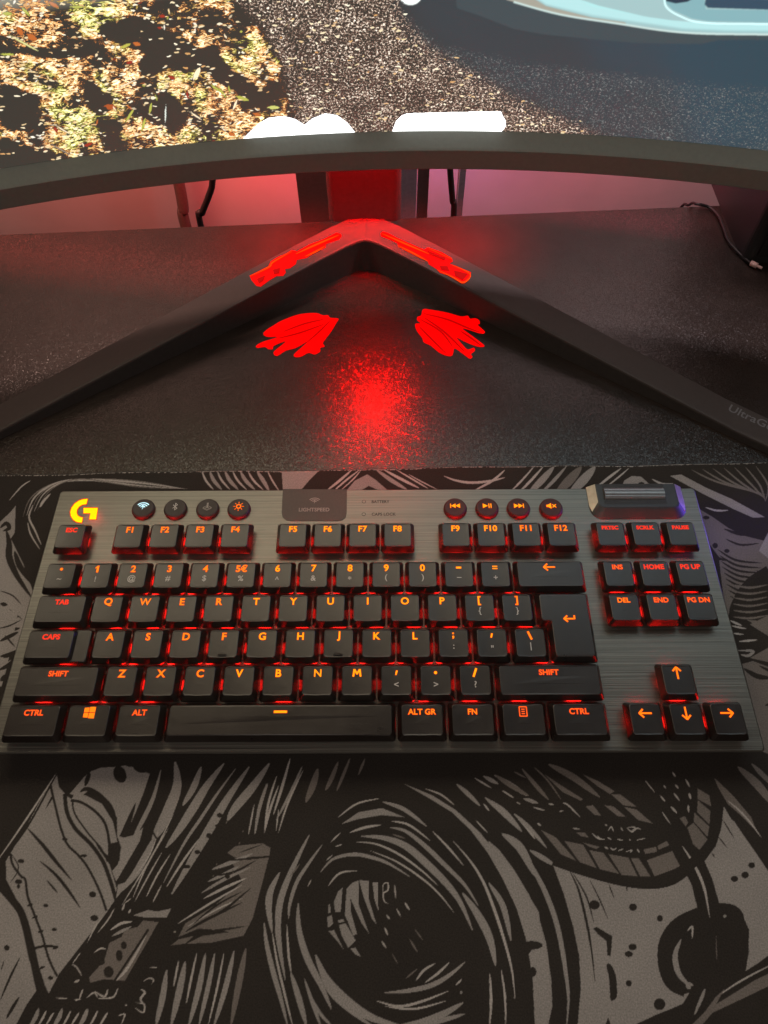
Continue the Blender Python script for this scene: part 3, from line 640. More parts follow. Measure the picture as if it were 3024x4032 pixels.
def seg(a, b_, w):
    a, b_ = np.array(a, float), np.array(b_, float); d = b_ - a; d /= np.linalg.norm(d); n = np.array([-d[1], d[0]]) * w / 2; e = d * w * .18
    return [tuple(a - e + n), tuple(b_ + e + n), tuple(b_ + e - n), tuple(a - e - n)]
def sect(cx, cy, r0, r1, a0, a1, n=16):
    A_ = np.radians(np.linspace(a0, a1, n)); return [(cx + r1 * math.cos(a), cy + r1 * math.sin(a)) for a in A_] + [(cx + r0 * math.cos(a), cy + r0 * math.sin(a)) for a in A_[::-1]]
def disc(cx, cy, r, n=20): return [(cx + r * math.cos(a), cy + r * math.sin(a)) for a in np.linspace(0, 2 * math.pi, n, endpoint=False)]
def glyph(s, g=0.0):
    w = .75 + g
    if s == 'DASH': return [seg((-1.2, 0), (1.2, 0), 1.0 + g)]
    if s == 'EQ': return [seg((-1.2, .65), (1.2, .65), .6 + g * .6), seg((-1.2, -.65), (1.2, -.65), .6 + g * .6)]
    if s == 'M': e = g; return [seg((-1.75, -1.75), (-1.35, 1.75), .8 + e), seg((1.75, -1.75), (1.35, 1.75), .8 + e), seg((-1.25, 1.7), (0, -.55), .75 + e), seg((1.25, 1.7), (0, -.55), .75 + e)]
    if s == '1': e = g / 2; return [[(-1.15 - e, .95), (-.1, 1.95 + e), (.62 + e, 1.95 + e), (.62 + e, -1.95 - e), (-.38 - e, -1.95 - e), (-.38 - e, .75), (-1.15 - e, .2 - e)]]
    if s == '•': return [disc(0, 0, .75 + g / 2)]
    if s == 'TICK': return [[(-.55 - g / 2, -1.1 - g / 2), (.1 + g / 2, -1.1 - g / 2), (.75 + g / 2, 1.1 + g / 2), (-.1 - g / 2, 1.1 + g / 2)]]
    if s == '/': return [seg((-.75, -2), (.75, 2), .95 + g)]
    if s == '\\': return [seg((.75, -2), (-.75, 2), .95 + g)]
    if s == 'BAR': return [rect(-3.1 - g / 2, 3.1 + g / 2, -.55 - g / 2, .55 + g / 2)]
    if s in ('LEFT', 'RIGHT', 'UP', 'DOWN'):
        P_ = [seg((-2.9, 0), (2.9, 0), w), seg((-2.9, 0), (-1.0, 1.9), w), seg((-2.9, 0), (-1.0, -1.9), w)]
        R = {'LEFT': (1, 0), 'RIGHT': (-1, 0), 'UP': (0, -1), 'DOWN': (0, 1)}[s]
        return [[(x * R[0] - y * R[1], x * R[1] + y * R[0]) for x, y in q] for q in P_]
    if s == 'ENTER':
        return [seg((-2.7, 0), (2.6, 0), w), seg((-2.7, 0), (-1.0, 1.6), w), seg((-2.7, 0), (-1.0, -1.6), w), seg((2.6, -.1), (2.6, 1.7), w)]
    if s == 'WIN':
        e = g * .35; o = []
        for (x0, x1, y0, y1) in ((-2.5, -.35, .2, 2.3), (.0, 2.7, .2, 2.75), (-2.5, -.35, -2.2, -.15), (.0, 2.7, -2.6, -.15)): o.append([(x0 - e, y0 - e), (x1 + e, y0 - e - (0 if y0 > 0 else .12)), (x1 + e, y1 + e + (.12 if y0 > 0 else 0)), (x0 - e, y1 + e)])
        return o
    if s == 'MENU':
        w = .42 + g * .7
        return [seg((-1.7, -2.2), (1.7, -2.2), w), seg((1.7, -2.2), (1.7, 2.2), w), seg((1.7, 2.2), (-1.7, 2.2), w), seg((-1.7, 2.2), (-1.7, -2.2), w)] + [seg((-.7, y), (.7, y), w * .95) for y in (1.05, 0, -1.05)]
def flat(name, polys, cx, cy, zf, mat, parent, xf=lambda p: p):
    m = MB()
    for i, p in enumerate(polys):
        p = ccw([xf(q) for q in p]); m.add([(cx + x, cy + y, zf(cx + x, cy + y) + .008 * i) for x, y in p], [tuple(range(len(p)))])
    return m.build(name, mat, parent, origin=(cx, cy, zf(cx, cy)))
def flat_text(name, key, cx, cy, zf, mat, parent, sx=1.0):
    v, f = TM[key]; m = MB(); m.add([(cx + x * sx, cy + y, zf(cx + x * sx, cy + y)) for x, y, z in v], f)
    return m.build(name, mat, parent, origin=(cx, cy, zf(cx, cy)))
BASE = -4.3
def cap_loft(m, poly, ztop, ins, scoop, hw, cx, base=BASE):
    zf = lambda x, y: ztop - scoop * max(0, 1 - ((x - cx) / hw) ** 2)
    rg = lambda r, i: rring(poly, r, i, seg=9)
    R = [[(x, y, base + 2.2) for x, y in rg(.6, 1.4)], [(x, y, base) for x, y in rg(1.0, .7)], [(x, y, base) for x, y in rg(1.5, .12)], [(x, y, base + .15) for x, y in rg(1.6, 0)], [(x, y, base + .7) for x, y in rg(1.6, .05)]]
    for a in (.55, 1.0): R.append([(x, y, base + .7 + (ztop - .45 - base - .7) * a) for x, y in rg(1.5, .05 + (ins - .28) * a)])
    R.append([(x, y, ztop - .14) for x, y in rg(1.4, ins - .08)])
    for a in (.15, .6, 1.2, 2.2, 3.6, 5.2):
        if a < 6.9: R.append([(x, y, zf(x, y) * 1.0 if a > .3 else ztop - (ztop - zf(x, y)) * .5) for x, y in rg(1.3 if a < 1 else .5, ins + a)])
    m.loft(R)
    return zf
for (cx, cy, w, leg, sec, st) in keys:
    hw = w * U / 2 - .43; hd = U / 2 - .43; k_o = (cx, cy, BASE); m = MB(); poly = rect(cx - hw, cx + hw, cy - hd, cy + hd); ins = 2.0
    lx = cx
    if leg == 'CAPS':
        m.loft([[(x, y, z) for x, y in rring(poly, 1.5, i_)] for i_, z in ((.9, BASE), (.1, BASE), (0, BASE + .4), (.7, -2.3), (1.0, -2.1))])
        p2 = rect(cx - hw, cx - hw + 1.36 * U, cy - hd, cy + hd); lx = cx - hw + .68 * U; zf = cap_loft(m, p2, 0, ins, .12, .68 * U - 2, lx, base=BASE + .02)
    elif leg == 'BAR': zf = cap_loft(m, poly, 0, ins, -.25, hw, cx)
    else: zf = cap_loft(m, poly, 0, ins, .34 if w < 1.3 else .15, hw - ins, cx)
    me_k = m.build('key', M['cap'], kb, origin=k_o, smooth=False)
    zl = lambda x, y, zf=zf: zf(x, y) + .05; zh = lambda x, y, zf=zf: zf(x, y) + .03
    core = M['yellow'] if (cx > 5.6 * U and cx < 13 * U) else M['amber']  # backlight's hue shift with viewing angle, put into the colour by column
    if st == 'w': core = M['amber'] if leg in ('ALT GR', 'FN', 'DEL') else M['orange']
    if st == 's' or leg in ('ESC', 'CAPS', 'TAB', 'PG UP', 'HOME', 'PAUSE'): core = M['red']
    if leg in ('UP', 'DOWN', 'LEFT', 'RIGHT', 'MENU') and cx > 12.5 * U: core = M['amber'] if leg != 'MENU' else M['orange']
    ly = cy + 3.9
    if leg == 'UP': ly = cy + 3.4
    if leg in ('LEFT', 'RIGHT', 'DOWN') and cy < -70: ly = cy + 2.9
    if leg == 'BAR': lx = 131.0
    if leg in GLY:
        flat('legend', glyph(leg), lx, ly, zl, core, me_k); flat('legend_halo', glyph(leg, .28), lx, ly, zh, M['halo'], me_k)
    else:
        flat_text('legend', (leg, SZ[st], bo(leg, st)), lx, ly, zl, core, me_k); flat_text('legend_halo', (leg, SZ[st], bo(leg, st) + HO * (.6 if leg in 'MWN' else 1)), lx, ly, zh, M['halo'], me_k)
    if sec: flat_text('second_legend', (sec, 4.4, .06), cx, cy - 1.9, zl, M['ink_light'], me_k)
    if leg in ('F', 'J'):
        mm = MB(); mm.loft([[(x, y, z) for x, y in rring(rect(cx - 2.2, cx + 2.2, cy - 6.3, cy - 5.3), .45, i_)] for i_, z in ((0, -.3), (0, .15), (.2, .3))]); mm.build('homing_bar', M['cap'], me_k, origin=(cx, cy - 5.8, -.3))
    if leg in ('F1', 'F2', 'F3', 'F4'):
        t = {'F1': 'M1', 'F2': 'M2', 'F3': 'M3', 'F4': 'MR'}[leg]; v, f = TM[(t, 2.2, .03)]; mm = MB()
        # lies on the front skirt, which rises from (cy-hd, BASE+.7) to (cy-hd+1.77, -.45)
        sl_ = (-.45 - BASE - .7) / 1.72; mm.add([(cx + x, cy - hd + .05 + .9 + y * .5 - .03, BASE + .7 + (.9 + y * .5) * sl_ + .03) for x, y, z in v], f)
        mm.build('side_legend', M['dim_red'], me_k, origin=(cx, cy - hd, -3))
    # switch and its LED under the cap
    mm = MB(); mm.box(cx - 6.6, cx + 6.6, cy - 6.6, cy + 5.0, -7.95, -4.9); mm.build('switch', M['switch'], me_k, origin=(cx, cy, -7.95))
    mm = MB(); mm.box(cx - 3.4, cx + 3.4, cy + 7.8, cy + 8.5, -7.9, -6.8); mm.box(cx - 6.95, cx - 6.65, cy - 1.5, cy + 3.5, -7.9, -7.3, 1); mm.box(cx + 6.65, cx + 6.95, cy - 1.5, cy + 3.5, -7.9, -7.3, 1); mm.build('backlight', [M['led'], M['led_side']], me_k, origin=(cx, cy + 6.8, -7.9))
# tall return key
y1, y2 = RY_(1), RY_(2); xa, xb, xr = 13.5 * U + .43, 13.75 * U + .43, 15 * U - .43
poly = [(xb, y2 - 9.1), (xr, y2 - 9.1), (xr, y1 + 9.1), (xa, y1 + 9.1), (xa, y1 - 9.1), (xb, y1 - 9.1)]
m = MB(); cx = (xb + xr) / 2; R = []
for i_, z in ((.7, BASE), (.12, BASE), (0, BASE + .15), (.05, BASE + .7), (1.8, -.45), (1.92, -.14), (2.15, -.03), (2.6, 0)): R.append([(x, y, z) for x, y in rring(poly, 1.3, i_)])
m.loft(R); ent = m.build('key', M['cap'], kb, origin=(cx, (y1 + y2) / 2, BASE)); ent['label'] = 'tall L-shaped return key with an orange bent arrow'
lp = at(2242, 2436, 0)
flat('legend', glyph('ENTER'), lp[0], lp[1], lambda x, y: .05, M['amber'], ent); flat('legend_halo', glyph('ENTER', .28), lp[0], lp[1], lambda x, y: .03, M['halo'], ent)
mm = MB(); mm.box(cx - 6.6, cx + 6.6, (y1 + y2) / 2 - 6.6, (y1 + y2) / 2 + 5, -7.95, -4.9); mm.build('switch', M['switch'], ent, origin=(cx, y1, -7.95))
mm = MB(); mm.box(cx - 3.6, cx + 3.6, (y1 + y2) / 2 + 7.3, (y1 + y2) / 2 + 8.1, -7.9, -6.6); mm.build('backlight', [M['led'], M['led_side']], ent, origin=(cx, y1, -7.9))

# round buttons
ZB = -5.4
def fl(z): return lambda x, y: z
def tri(x0, x1, h): return [(x0, 0), (x1, h), (x1, -h)]
def icon(s):
    if s == 'wifi' or s == 'wifi_small':
        o = [sect(0, -1.7, 3.9, 4.5, 42, 138), sect(0, -1.7, 2.7, 3.3, 40, 84), sect(0, -1.7, 2.7, 3.3, 96, 140), sect(0, -1.7, 1.5, 2.1, 45, 80), sect(0, -1.7, 1.5, 2.1, 100, 135)]
        return o + [[(.35, 2.3), (-.85, -.1), (-.1, -.1), (-.35, -2.2), (.9, .5), (.15, .5)]]
    if s == 'bluetooth': w = .36; return [seg((0, -2.3), (0, 2.3), w), seg((0, 2.3), (1.2, 1.15), w), seg((1.2, 1.15), (-1.2, -1.1), w), seg((0, -2.3), (1.2, -1.15), w), seg((1.2, -1.15), (-1.2, 1.1), w)]
    if s == 'game':
        w = .3; q = [(-2.4, -.7), (0, .6), (2.4, -.7), (0, -2.0)]; r = [(-2.4, -1.3), (0, -2.6), (2.4, -1.3)]
        return [seg(q[i], q[(i + 1) % 4], w) for i in range(4)] + [seg(r[0], r[1], w), seg(r[1], r[2], w), rect(-.5, .5, -.7, 2.4), seg((-1.1, -.9), (1.1, -.9), w)]
    if s == 'sun': return [sect(0, 0, .95, 1.45, 0, 360, 26)] + [seg((2.0 * math.cos(a), 2.0 * math.sin(a)), (2.9 * math.cos(a), 2.9 * math.sin(a)), .28) for a in [i * math.pi / 4 for i in range(8)]]
    if s == 'previous': return [rect(-2.9, -2.4, -1.3, 1.3), tri(-2.3, .1, 1.4), tri(.1, 2.6, 1.4)]
    if s == 'next': return [[(-x, y) for x, y in q] for q in icon('previous')]
    if s == 'play': return [[(-x - .9, y) for x, y in tri(-1.2, 1.5, 1.45)], rect(.75, 1.25, -1.4, 1.4), rect(1.9, 2.4, -1.4, 1.4)]
    if s == 'mute': return [[(-2.7, -.7), (-1.7, -.7), (-.1, -1.8), (-.1, 1.8), (-1.7, .7), (-2.7, .7)], seg((.7, -.9), (2.5, .9), .5), seg((.7, .9), (2.5, -.9), .5)]
def grow(q, g):
    c = np.mean(q, 0); return [tuple(c + (np.array(p) - c) * (1 + g / max(.6, np.linalg.norm(np.array(p) - c)))) for p in q]
BT = [(563.6, 2000.6, 'wifi'), (690, 2000.6, 'bluetooth'), (817, 2000, 'game'), (940, 2000, 'sun'), (1792.7, 1997.5, 'previous'), (1918, 1997.5, 'play'), (2042, 1997.5, 'next'), (2170.5, 1998, 'mute')]
for X, Y, s in BT:
    p = at(X, Y, -6.2); cx, cy = p[0], p[1] - .3; m = MB(); C = lambda r, z: [(cx + r * math.cos(a), cy + r * math.sin(a), z) for a in np.linspace(0, 2 * math.pi, 40, endpoint=False)]
    m.loft([C(6.5, -8.2), C(6.5, -6.7), C(6.2, -6.0), C(5.6, ZB), C(5.0, ZB - .02), C(4.2, ZB - .2), C(2, ZB - .28)])
    b_ = m.build('button', M['rubber_lit' if s in ('previous', 'play', 'next', 'mute') else 'rubber'], kb, origin=(cx, cy, -8.2), smooth=True)
    z = ZB - .16; iy = cy + .9
    if s in ('bluetooth', 'game'): flat('symbol', icon(s), cx, iy, fl(z + .06), M['ink_grey'] if s == 'game' else M['ink_light'], b_)
    else:
        mat = {'wifi': M['white'], 'sun': M['amber']}.get(s, M['yellow'])
        flat('symbol', icon(s), cx, iy, fl(z + .1), mat, b_)
        if s not in ('wifi',): flat('symbol_halo', [grow(q, .28) for q in icon(s)] if s != 'sun' else [sect(0, 0, .8, 1.62, 0, 360, 26)] + [grow(q, .2) for q in icon(s)[1:]], cx, iy, fl(z + .02), M['halo'], b_)
        if s in ('previous', 'play', 'next', 'mute', 'sun'):   # LED ring that leaks under the button
            mm = MB(); rr_ = [[(cx + r * math.cos(a), cy + r * math.sin(a), zz) for a in np.linspace(0, 2 * math.pi, 32, endpoint=False)] for r, zz in ((6.62, -7.98), (6.62, -7.8))]
            mm.loft(rr_); mm.build('light_ring', M['dim_red'], b_, origin=(cx, cy, -7.98))
# logo, receiver cover, lettering and LEDs on the plate
def zone(X0, Y0, k): return lambda u, v, z: at(X0 + u * k, Y0 + v * k, z)
A1 = zone(0, 1880, .60277); A2 = zone(1000, 1880, .60277); A3 = zone(2024, 1880, .60277)
def traced(name, fz, pts, z0, z1, mat, parent, smooth=False):
    if smooth: pts = catmull(pts, 5, True)
    P_ = [fz(u, v, z1) for u, v in pts]; m = MB(); m.prism([(p[0], p[1]) for p in P_], z0, z1); c = np.mean(P_, 0)
    return m.build(name, mat, parent, origin=(c[0], c[1], z0))
G1 = [(572, 140), (545, 142), (515, 152), (487, 172), (468, 198), (459, 225), (463, 252), (478, 276), (500, 290), (533, 295), (541, 262), (522, 258), (506, 247), (500, 230), (503, 208), (516, 190), (535, 178), (564, 173)]
G2 = [(546, 199), (638, 199), (627, 273), (583, 273), (591, 233), (545, 233)]
lg = traced('logo', A1, G1, -8, -7.75, M['logo'], kb); traced('logo_foot', A1, G2, -8, -7.75, M['logo'], lg)
gl = lamp('logo_glow', 'POINT', (14, 40, -3), .0022, (1, .02, .01), size=.004)
def off(pts, d):
    c = np.array(pts, float); T = np.roll(c, -1, 0) - np.roll(c, 1, 0); T /= np.linalg.norm(T, axis=1)[:, None]; N = np.stack([-T[:, 1], T[:, 0]], 1)
    a = sum(pts[i][0] * pts[(i + 1) % len(pts)][1] - pts[(i + 1) % len(pts)][0] * pts[i][1] for i in range(len(pts)))
    return [tuple(p) for p in c - N * d * (1 if a > 0 else -1)]
traced('logo_halo', A1, off(G1, 5), -8, -7.82, M['halo'], lg); traced('logo_halo', A1, off(G2, 5), -8, -7.84, M['halo'], lg)
CV = [(190, 78), (607, 78), (603, 235), (596, 262), (575, 278), (545, 283), (245, 283), (212, 278), (190, 260), (183, 230)]
rc = traced('receiver_cover', A2, CV, -9, -7.75, M['cover'], kb); traced('cover_seam', A2, off(CV, 2.2), -9, -7.9, M['case'], rc)
def px_text(s, sz, bo, u, v, z, mat, parent, wpx, name='lettering'):
    p = A2(u, v, z); vv = TM[(s, sz, bo)][0]; wd = vv[:, 0].max() - vv[:, 0].min(); q0, q1 = A2(u - wpx / 2, v, z), A2(u + wpx / 2, v, z)
    return flat_text(name, (s, sz, bo), p[0], p[1], fl(z), mat, parent, sx=(q1[0] - q0[0]) / wd)
px_text('LIGHTSPEED', 3.3, .09, 393, 210, -7.7, M['ink_grey'], rc, 200)
p = A2(396, 155, -7.7); flat('wireless_symbol', [[(x * .93, y * .85) for x, y in q] for q in icon('wifi_small')], p[0], p[1], fl(-7.7), M['ink_grey'], rc)
px_text('BATTERY', 2.75, .07, 827, 158, -7.96, M['ink_dark'], plate, 116); px_text('CAPS LOCK', 2.75, .07, 848, 240, -7.96, M['ink_dark'], plate, 158)
for u, v in ((718, 158), (717, 240)):
    p = A2(u, v, -7.96); m = MB(); m.prism(disc(p[0], p[1], 1.15, 24), -8, -7.95); i_ = m.build('indicator', M['ink_dark'], kb, origin=(p[0], p[1], -8))
    m = MB(); m.prism(disc(p[0], p[1], .85, 24), -8, -7.9); m.build('lens', M['plate'], i_, origin=(p[0], p[1], -8))
# volume roller
h0, h1 = A3(470, 75, -8), A3(1086, 75, -8); yb = A3(780, 272, -8)[1]; hx0, hx1 = h0[0], h1[0]
def uring(ins, insy, r, z):
    x0, x1, y0, y1 = hx0 + ins, hx1 - ins, yb + insy, PY1 + .25; pts = [(x0, y1)]
    for a in np.linspace(180, 270, 9): pts.append((x0 + r + r * math.cos(math.radians(a)), y0 + r + r * math.sin(math.radians(a))))
    for a in np.linspace(270, 360, 9): pts.append((x1 - r + r * math.cos(math.radians(a)), y0 + r + r * math.sin(math.radians(a))))
    pts.append((x1, y1)); return [(x, y, z) for x, y in pts]
m = MB(); m.loft([uring(0, 0, 7, -12), uring(0, 0, 7, -7.6), uring(4.2, 5.2, 4, -4.6), uring(5.0, 5.8, 3.6, -4.4)]); hs_ = m.build('roller_housing', M['housing'], kb, origin=((hx0 + hx1) / 2, 46, -12))
for s, mt in ((0, 'champ'), (1, 'champ')):
    x0 = hx0 if s == 0 else hx1; d = 1 if s == 0 else -1
    m = MB(); q = [(x0 - d * .05, PY1 + .3, -7.5), (x0 - d * .05, yb + 8.5, -7.5), (x0 + d * 1.0, yb + 4.5, -7.1), (x0 + d * 4.3, yb + 9.2, -4.5), (x0 + d * 4.3, PY1 + .3, -4.5)]
    q2 = [(x + d * .3, y, z - .4) for x, y, z in q]; m.loft([q2, q] if s else [q2, q]); m.build('side_trim', M[mt], hs_, origin=(x0, 48, -7.5))
r0, r1 = A3(592, 130, -4.4), A3(984, 130, -4.4); ra, rb = A3(780, 172, -4.4)[1], PY1 + .4
m = MB(); m.box(r0[0] - .6, r1[0] + .6, ra - .2, rb, -4.5, -4.34); m.build('roller_slot', M['ink_dark'], hs_, origin=(r0[0], ra, -4.5))
m = MB(); cyr = (ra + rb) / 2; rad = 5.2; zc = -7.6; n = 144
ring = lambda x: [(x, cyr + (rad - (.10 if i % 4 < 2 else 0)) * math.cos(2 * math.pi * i / n), zc + (rad - (.10 if i % 4 < 2 else 0)) * math.sin(2 * math.pi * i / n)) for i in range(n)]
m.loft([ring(r0[0]), ring(r1[0])]); m.build('volume_roller', M['roller'], kb, origin=((r0[0] + r1[0]) / 2, cyr, zc))

# ================================================================ desk mat with its printed line drawing
LT = (.305, .284, .275); DKM = (.032, .027, .024); MD = (.18, .158, .147)
mc_ = Canvas(-700, 3720, 1780, 4300, 1.5, DKM)
def reg(X0, Y0, k):
    f = lambda p: (X0 + p[0] * k, Y0 + p[1] * k)
    class R_: pass
    r = R_(); r.k = k
    r.P = lambda pts, v=LT, s=False: mc_.poly([f(p) for p in pts], v, s)
    r.S = lambda pts, w, v=LT, mode='both': mc_.stroke([f(p) for p in pts], w * k, v, mode)
    r.D = lambda x, y, a, v=DKM, b=None, rot=0: mc_.dot(*f((x, y)), a * k, v, (b or a) * k, rot)
    return r
mc_.boost = True
# plain continuation outside the photo and under the keyboard
q = np.random.default_rng(3)
for _ in range(90):
    x, y = q.uniform(-700, 3700), q.uniform(1800, 4300)
    if 0 < x < 3024 and 1830 < y < 4032: continue
    a = q.uniform(0, 3.1); L = q.uniform(80, 420); mc_.stroke([(x, y), (x + L * .5 * math.cos(a), y + L * .5 * math.sin(a) + 30), (x + L * math.cos(a), y + L * math.sin(a))], q.uniform(8, 70), LT)
# ---- lower left
R = reg(0, 2900, .66305); P, S, D = R.P, R.S, R.D
P([(335,215),(350,300),(395,350),(440,500),(560,620),(640,780),(690,960),(622,1060),(350,1410),(290,1525),(250,1440),(205,1240),(170,1100),(95,960),(38,850),(35,740),(160,530),(250,360)])
P([(-20,880),(50,960),(110,1060),(150,1200),(190,1400),(215,1510),(160,1590),(90,1720),(-20,1720)])
P([(-200,900),(-20,880),(-20,1720),(-300,1720)])
P([(430,385),(520,400),(600,470),(645,560),(652,720),(600,665),(520,575),(450,470)]); P([(392,350),(440,382),(452,480),(560,630),(650,760),(692,900),(690,960),(640,800),(540,650),(430,520)]); P([(440,345),(510,350),(605,400),(668,500),(692,600),(700,640),(660,640),(640,540),(560,440),(480,390),(420,380)])
S([(-30,860),(50,945),(122,1040),(160,1160),(195,1320),(235,1450),(262,1540)], 46, DKM, 'none')
S([(0,750),(160,540),(335,222)], 12, DKM, 'none'); S([(-20,745),(170,470),(330,225)], 10, LT)
S([(300,290),(330,420),(360,540),(400,640),(460,700),(510,760),(560,850),(600,940),(632,1035)], 15, DKM, 'none')
S([(385,340),(398,450),(450,550),(540,640),(610,740),(650,840),(690,970)], 24, DKM, 'none')
S([(420,380),(480,390),(560,440),(620,510),(645,600),(650,700),(640,745)], 17, DKM, 'none'); S([(430,385),(445,460),(520,570),(600,665),(640,745)], 11, DKM, 'none')
S([(158,540),(250,640),(330,740),(425,852)], 24, DKM); S([(235,738),(330,820),(410,920),(478,1020)], 20, DKM); S([(275,850),(345,932)], 13, DKM); S([(310,360),(270,432)], 14, DKM, 'end')
for x, y, a, b in ((125,740,20,13),(110,862,22,15),(550,938,22,18),(272,1004,15,11),(322,1146,15,11),(560,1078,24,18),(40,1255,17,17),(300,1434,16,12),(385,610,16,10),(498,708,20,9),(110,890,10,14)): D(x, y, a, DKM, b)
S([(62,695),(75,760),(125,830),(150,850),(165,950),(205,1060),(250,1180),(290,1320),(340,1425)], 15, DKM, 'none')
for x, y in ((178,1000),(208,1072),(242,1158),(330,1255),(250,1372)): D(x, y, 18, DKM, 8, -.4)
S([(205,1258),(262,1245),(345,1250)], 16, DKM, 'none'); S([(62,690),(110,780),(60,870)], 8, DKM)
S([(120,1310),(60,1430),(0,1570)], 14, DKM); S([(115,1545),(75,1610),(38,1675)], 20, DKM); S([(25,1330),(5,1390)], 8, DKM)
P([(545,205),(600,185),(690,180),(760,170),(890,222),(850,340),(810,440),(740,600),(695,600),(695,480),(640,400),(540,310),(490,350),(445,350),(415,340),(500,240)])
D(712, 225, 38, DKM, 52, -.35); D(845, 155, 62, DKM, 62); D(770, 140, 40, DKM, 40)
S([(535,215),(520,250),(505,295)], 28, DKM); S([(475,330),(520,312),(600,362),(670,450),(694,595)], 36, DKM); S([(806,395),(770,490),(730,600)], 46, DKM, 'start')
P([(700,600),(740,600),(800,585),(850,540),(830,620),(760,740),(690,860),(665,800),(700,760),(720,660)])
P([(700,880),(800,850),(800,800),(720,905),(715,930),(690,960)])
P([(655,635),(700,625),(715,670),(710,740),(670,745),(655,690)], DKM)
for pts, w in (([(955,200),(915,350),(862,470),(815,560),(740,720)],26),([(1040,150),(1052,290),(1000,440),(940,560),(905,610)],66),([(915,600),(870,700),(800,820),(700,935)],44),([(1195,180),(1150,300),(1085,410)],38),
    ([(1330,160),(1230,290),(1150,420),(1060,560),(985,660)],52),([(1400,190),(1290,340),(1190,490),(1090,640),(970,870)],18),([(1480,180),(1350,370),(1250,540),(1140,730),(1020,935)],52),([(1600,160),(1500,300),(1400,420),(1350,500)],52),
    ([(1030,460),(940,640),(860,790),(790,955)],10),([(1010,700),(930,830),(868,955)],10),([(1180,610),(1080,750),(988,895)],13),([(1000,545),(860,780),(725,1000)],8),([(960,690),(880,830),(800,980)],8),([(905,990),(960,880)],8),([(940,560),(890,700),(800,830)],7),
    ([(1590,280),(1540,430),(1512,580)],18),([(1655,290),(1605,430),(1570,570)],13),([(1510,400),(1475,585)],9),([(1655,430),(1640,560)],7)): S(pts, w)
for x, y, a, b in ((1305,468,17,14),(1240,588,16,16),(1172,686,18,13),(1108,772,22,12),(1290,530,14,8)): D(x, y, a, DKM, b)
S([(895,550),(930,605)], 12, DKM, 'none')
P([(1370,735),(1595,720),(1560,860),(1500,1080),(1450,1175),(1300,1150),(1180,1140),(1060,1190),(1100,1110),(1280,1000),(1440,860)], MD); P([(1350,690),(1400,650),(1560,634),(1606,662),(1600,708),(1400,720)], MD)
P([(1110,1230),(1200,1185),(1440,1150),(1450,1182),(1250,1225)], MD); P([(1015,1240),(1060,1205),(1150,1185),(1100,1230)], MD)
for pts, w in (([(1258,790),(1380,745),(1500,695)],24),([(1235,862),(1350,810),(1420,770)],22),([(1195,930),(1330,850),(1490,775)],18),([(1210,962),(1330,900),(1465,840)],16),([(1055,1112),(1250,990),(1440,880)],12),([(1110,1130),(1300,1020),(1440,960)],9)): S(pts, w, LT)
for pts, w in (([(1100,1160),(1230,1085),(1440,985)],18),([(1160,1172),(1300,1150),(1455,1128)],14),([(1330,738),(1600,716)],12),([(1200,1100),(1330,1030),(1490,900)],16),([(1270,830),(1400,800),(1520,735)],14),([(1150,1110),(1290,1000),(1440,920)],12),([(1420,690),(1560,640)],8)): S(pts, w, DKM)
D(1038, 1160, 6, (.3, .28, .25)); D(1350, 830, 16, DKM)
for pts, w in (([(990,1385),(965,1550),(925,1720)],36),([(1062,1325),(1030,1490)],12),([(1100,1335),(1065,1510),(1015,1720)],40),([(1168,1288),(1135,1440),(1105,1590)],13),([(1220,1288),(1180,1500),(1120,1720)],34),([(1275,1288),(1235,1490),(1180,1720)],28),([(1330,1284),(1290,1490),(1235,1720)],12),([(1390,1272),(1340,1490),(1270,1720)],32)): S(pts, w, LT, 'start' if False else 'both')
S([(1460,1258),(1420,1460),(1370,1720)], 38, MD)
P([(790,1062),(880,1030),(930,1040),(1015,1022),(990,1076),(850,1072)]); P([(850,1092),(940,1102),(880,1210),(740,1452),(620,1440),(535,1462),(530,1430),(620,1330),(650,1225),(722,1190),(742,1150),(820,1130)], MD)
for a in ((735,1240,18,24),(708,1300,20,34),(645,1398,30,34),(590,1340,34,20)): D(a[0], a[1], a[2], DKM, a[3])
S([(882,1145),(780,1300),(680,1450)], 14, DKM, 'none'); S([(870,1180),(760,1370),(690,1450)], 16, LT)
for pts, w in (([(658,1148),(720,1110),(785,1100)],16),([(665,1185),(780,1128)],18),([(560,1282),(600,1258),(632,1266)],9),([(520,1222),(560,1140),(605,1075)],8),([(425,1352),(455,1370),(485,1420)],8),([(440,1462),(472,1446)],14),([(580,1165),(640,1090),(680,1020)],8),([(430,1350),(480,1280)],6),([(725,1035),(740,990)],10),([(765,1050),(775,1025)],12),([(740,990),(780,960)],7),
    ([(440,1565),(480,1560)],10),([(470,1560),(492,1500)],10),([(515,1552),(560,1520),(580,1550)],10),([(565,1515),(620,1545),(640,1500)],12),([(585,1556),(670,1548),(700,1495)],10),([(850,1455),(885,1435),(912,1445),(900,1470)],8),([(835,1500),(860,1520),(835,1560),(862,1600)],13),([(800,1580),(855,1590),(850,1640),(800,1610)],10),([(745,1600),(752,1592)],12),([(890,1370),(935,1372)],6),([(700,1660),(740,1650),(720,1710)],9),([(330,1552),(400,1556)],7)): S(pts, w, LT)
for i, x in enumerate((210, 255, 300, 350, 400, 450, 500, 560, 620)): S([(x + 20, 1615 + (i % 3) * 12), (x, 1670), (x - 35, 1730)], 12 + 14 * ((i * 7) % 3 == 0), LT)
for i in range(26): x, y = 1130 + (i * 97) % 330, 500 + (i * 53) % 460; S([(x, y), (x + 4, y - 14)], 6, MD) if y < 1400 - x * .45 + 300 and x > 1330 or i % 5 == 0 else None
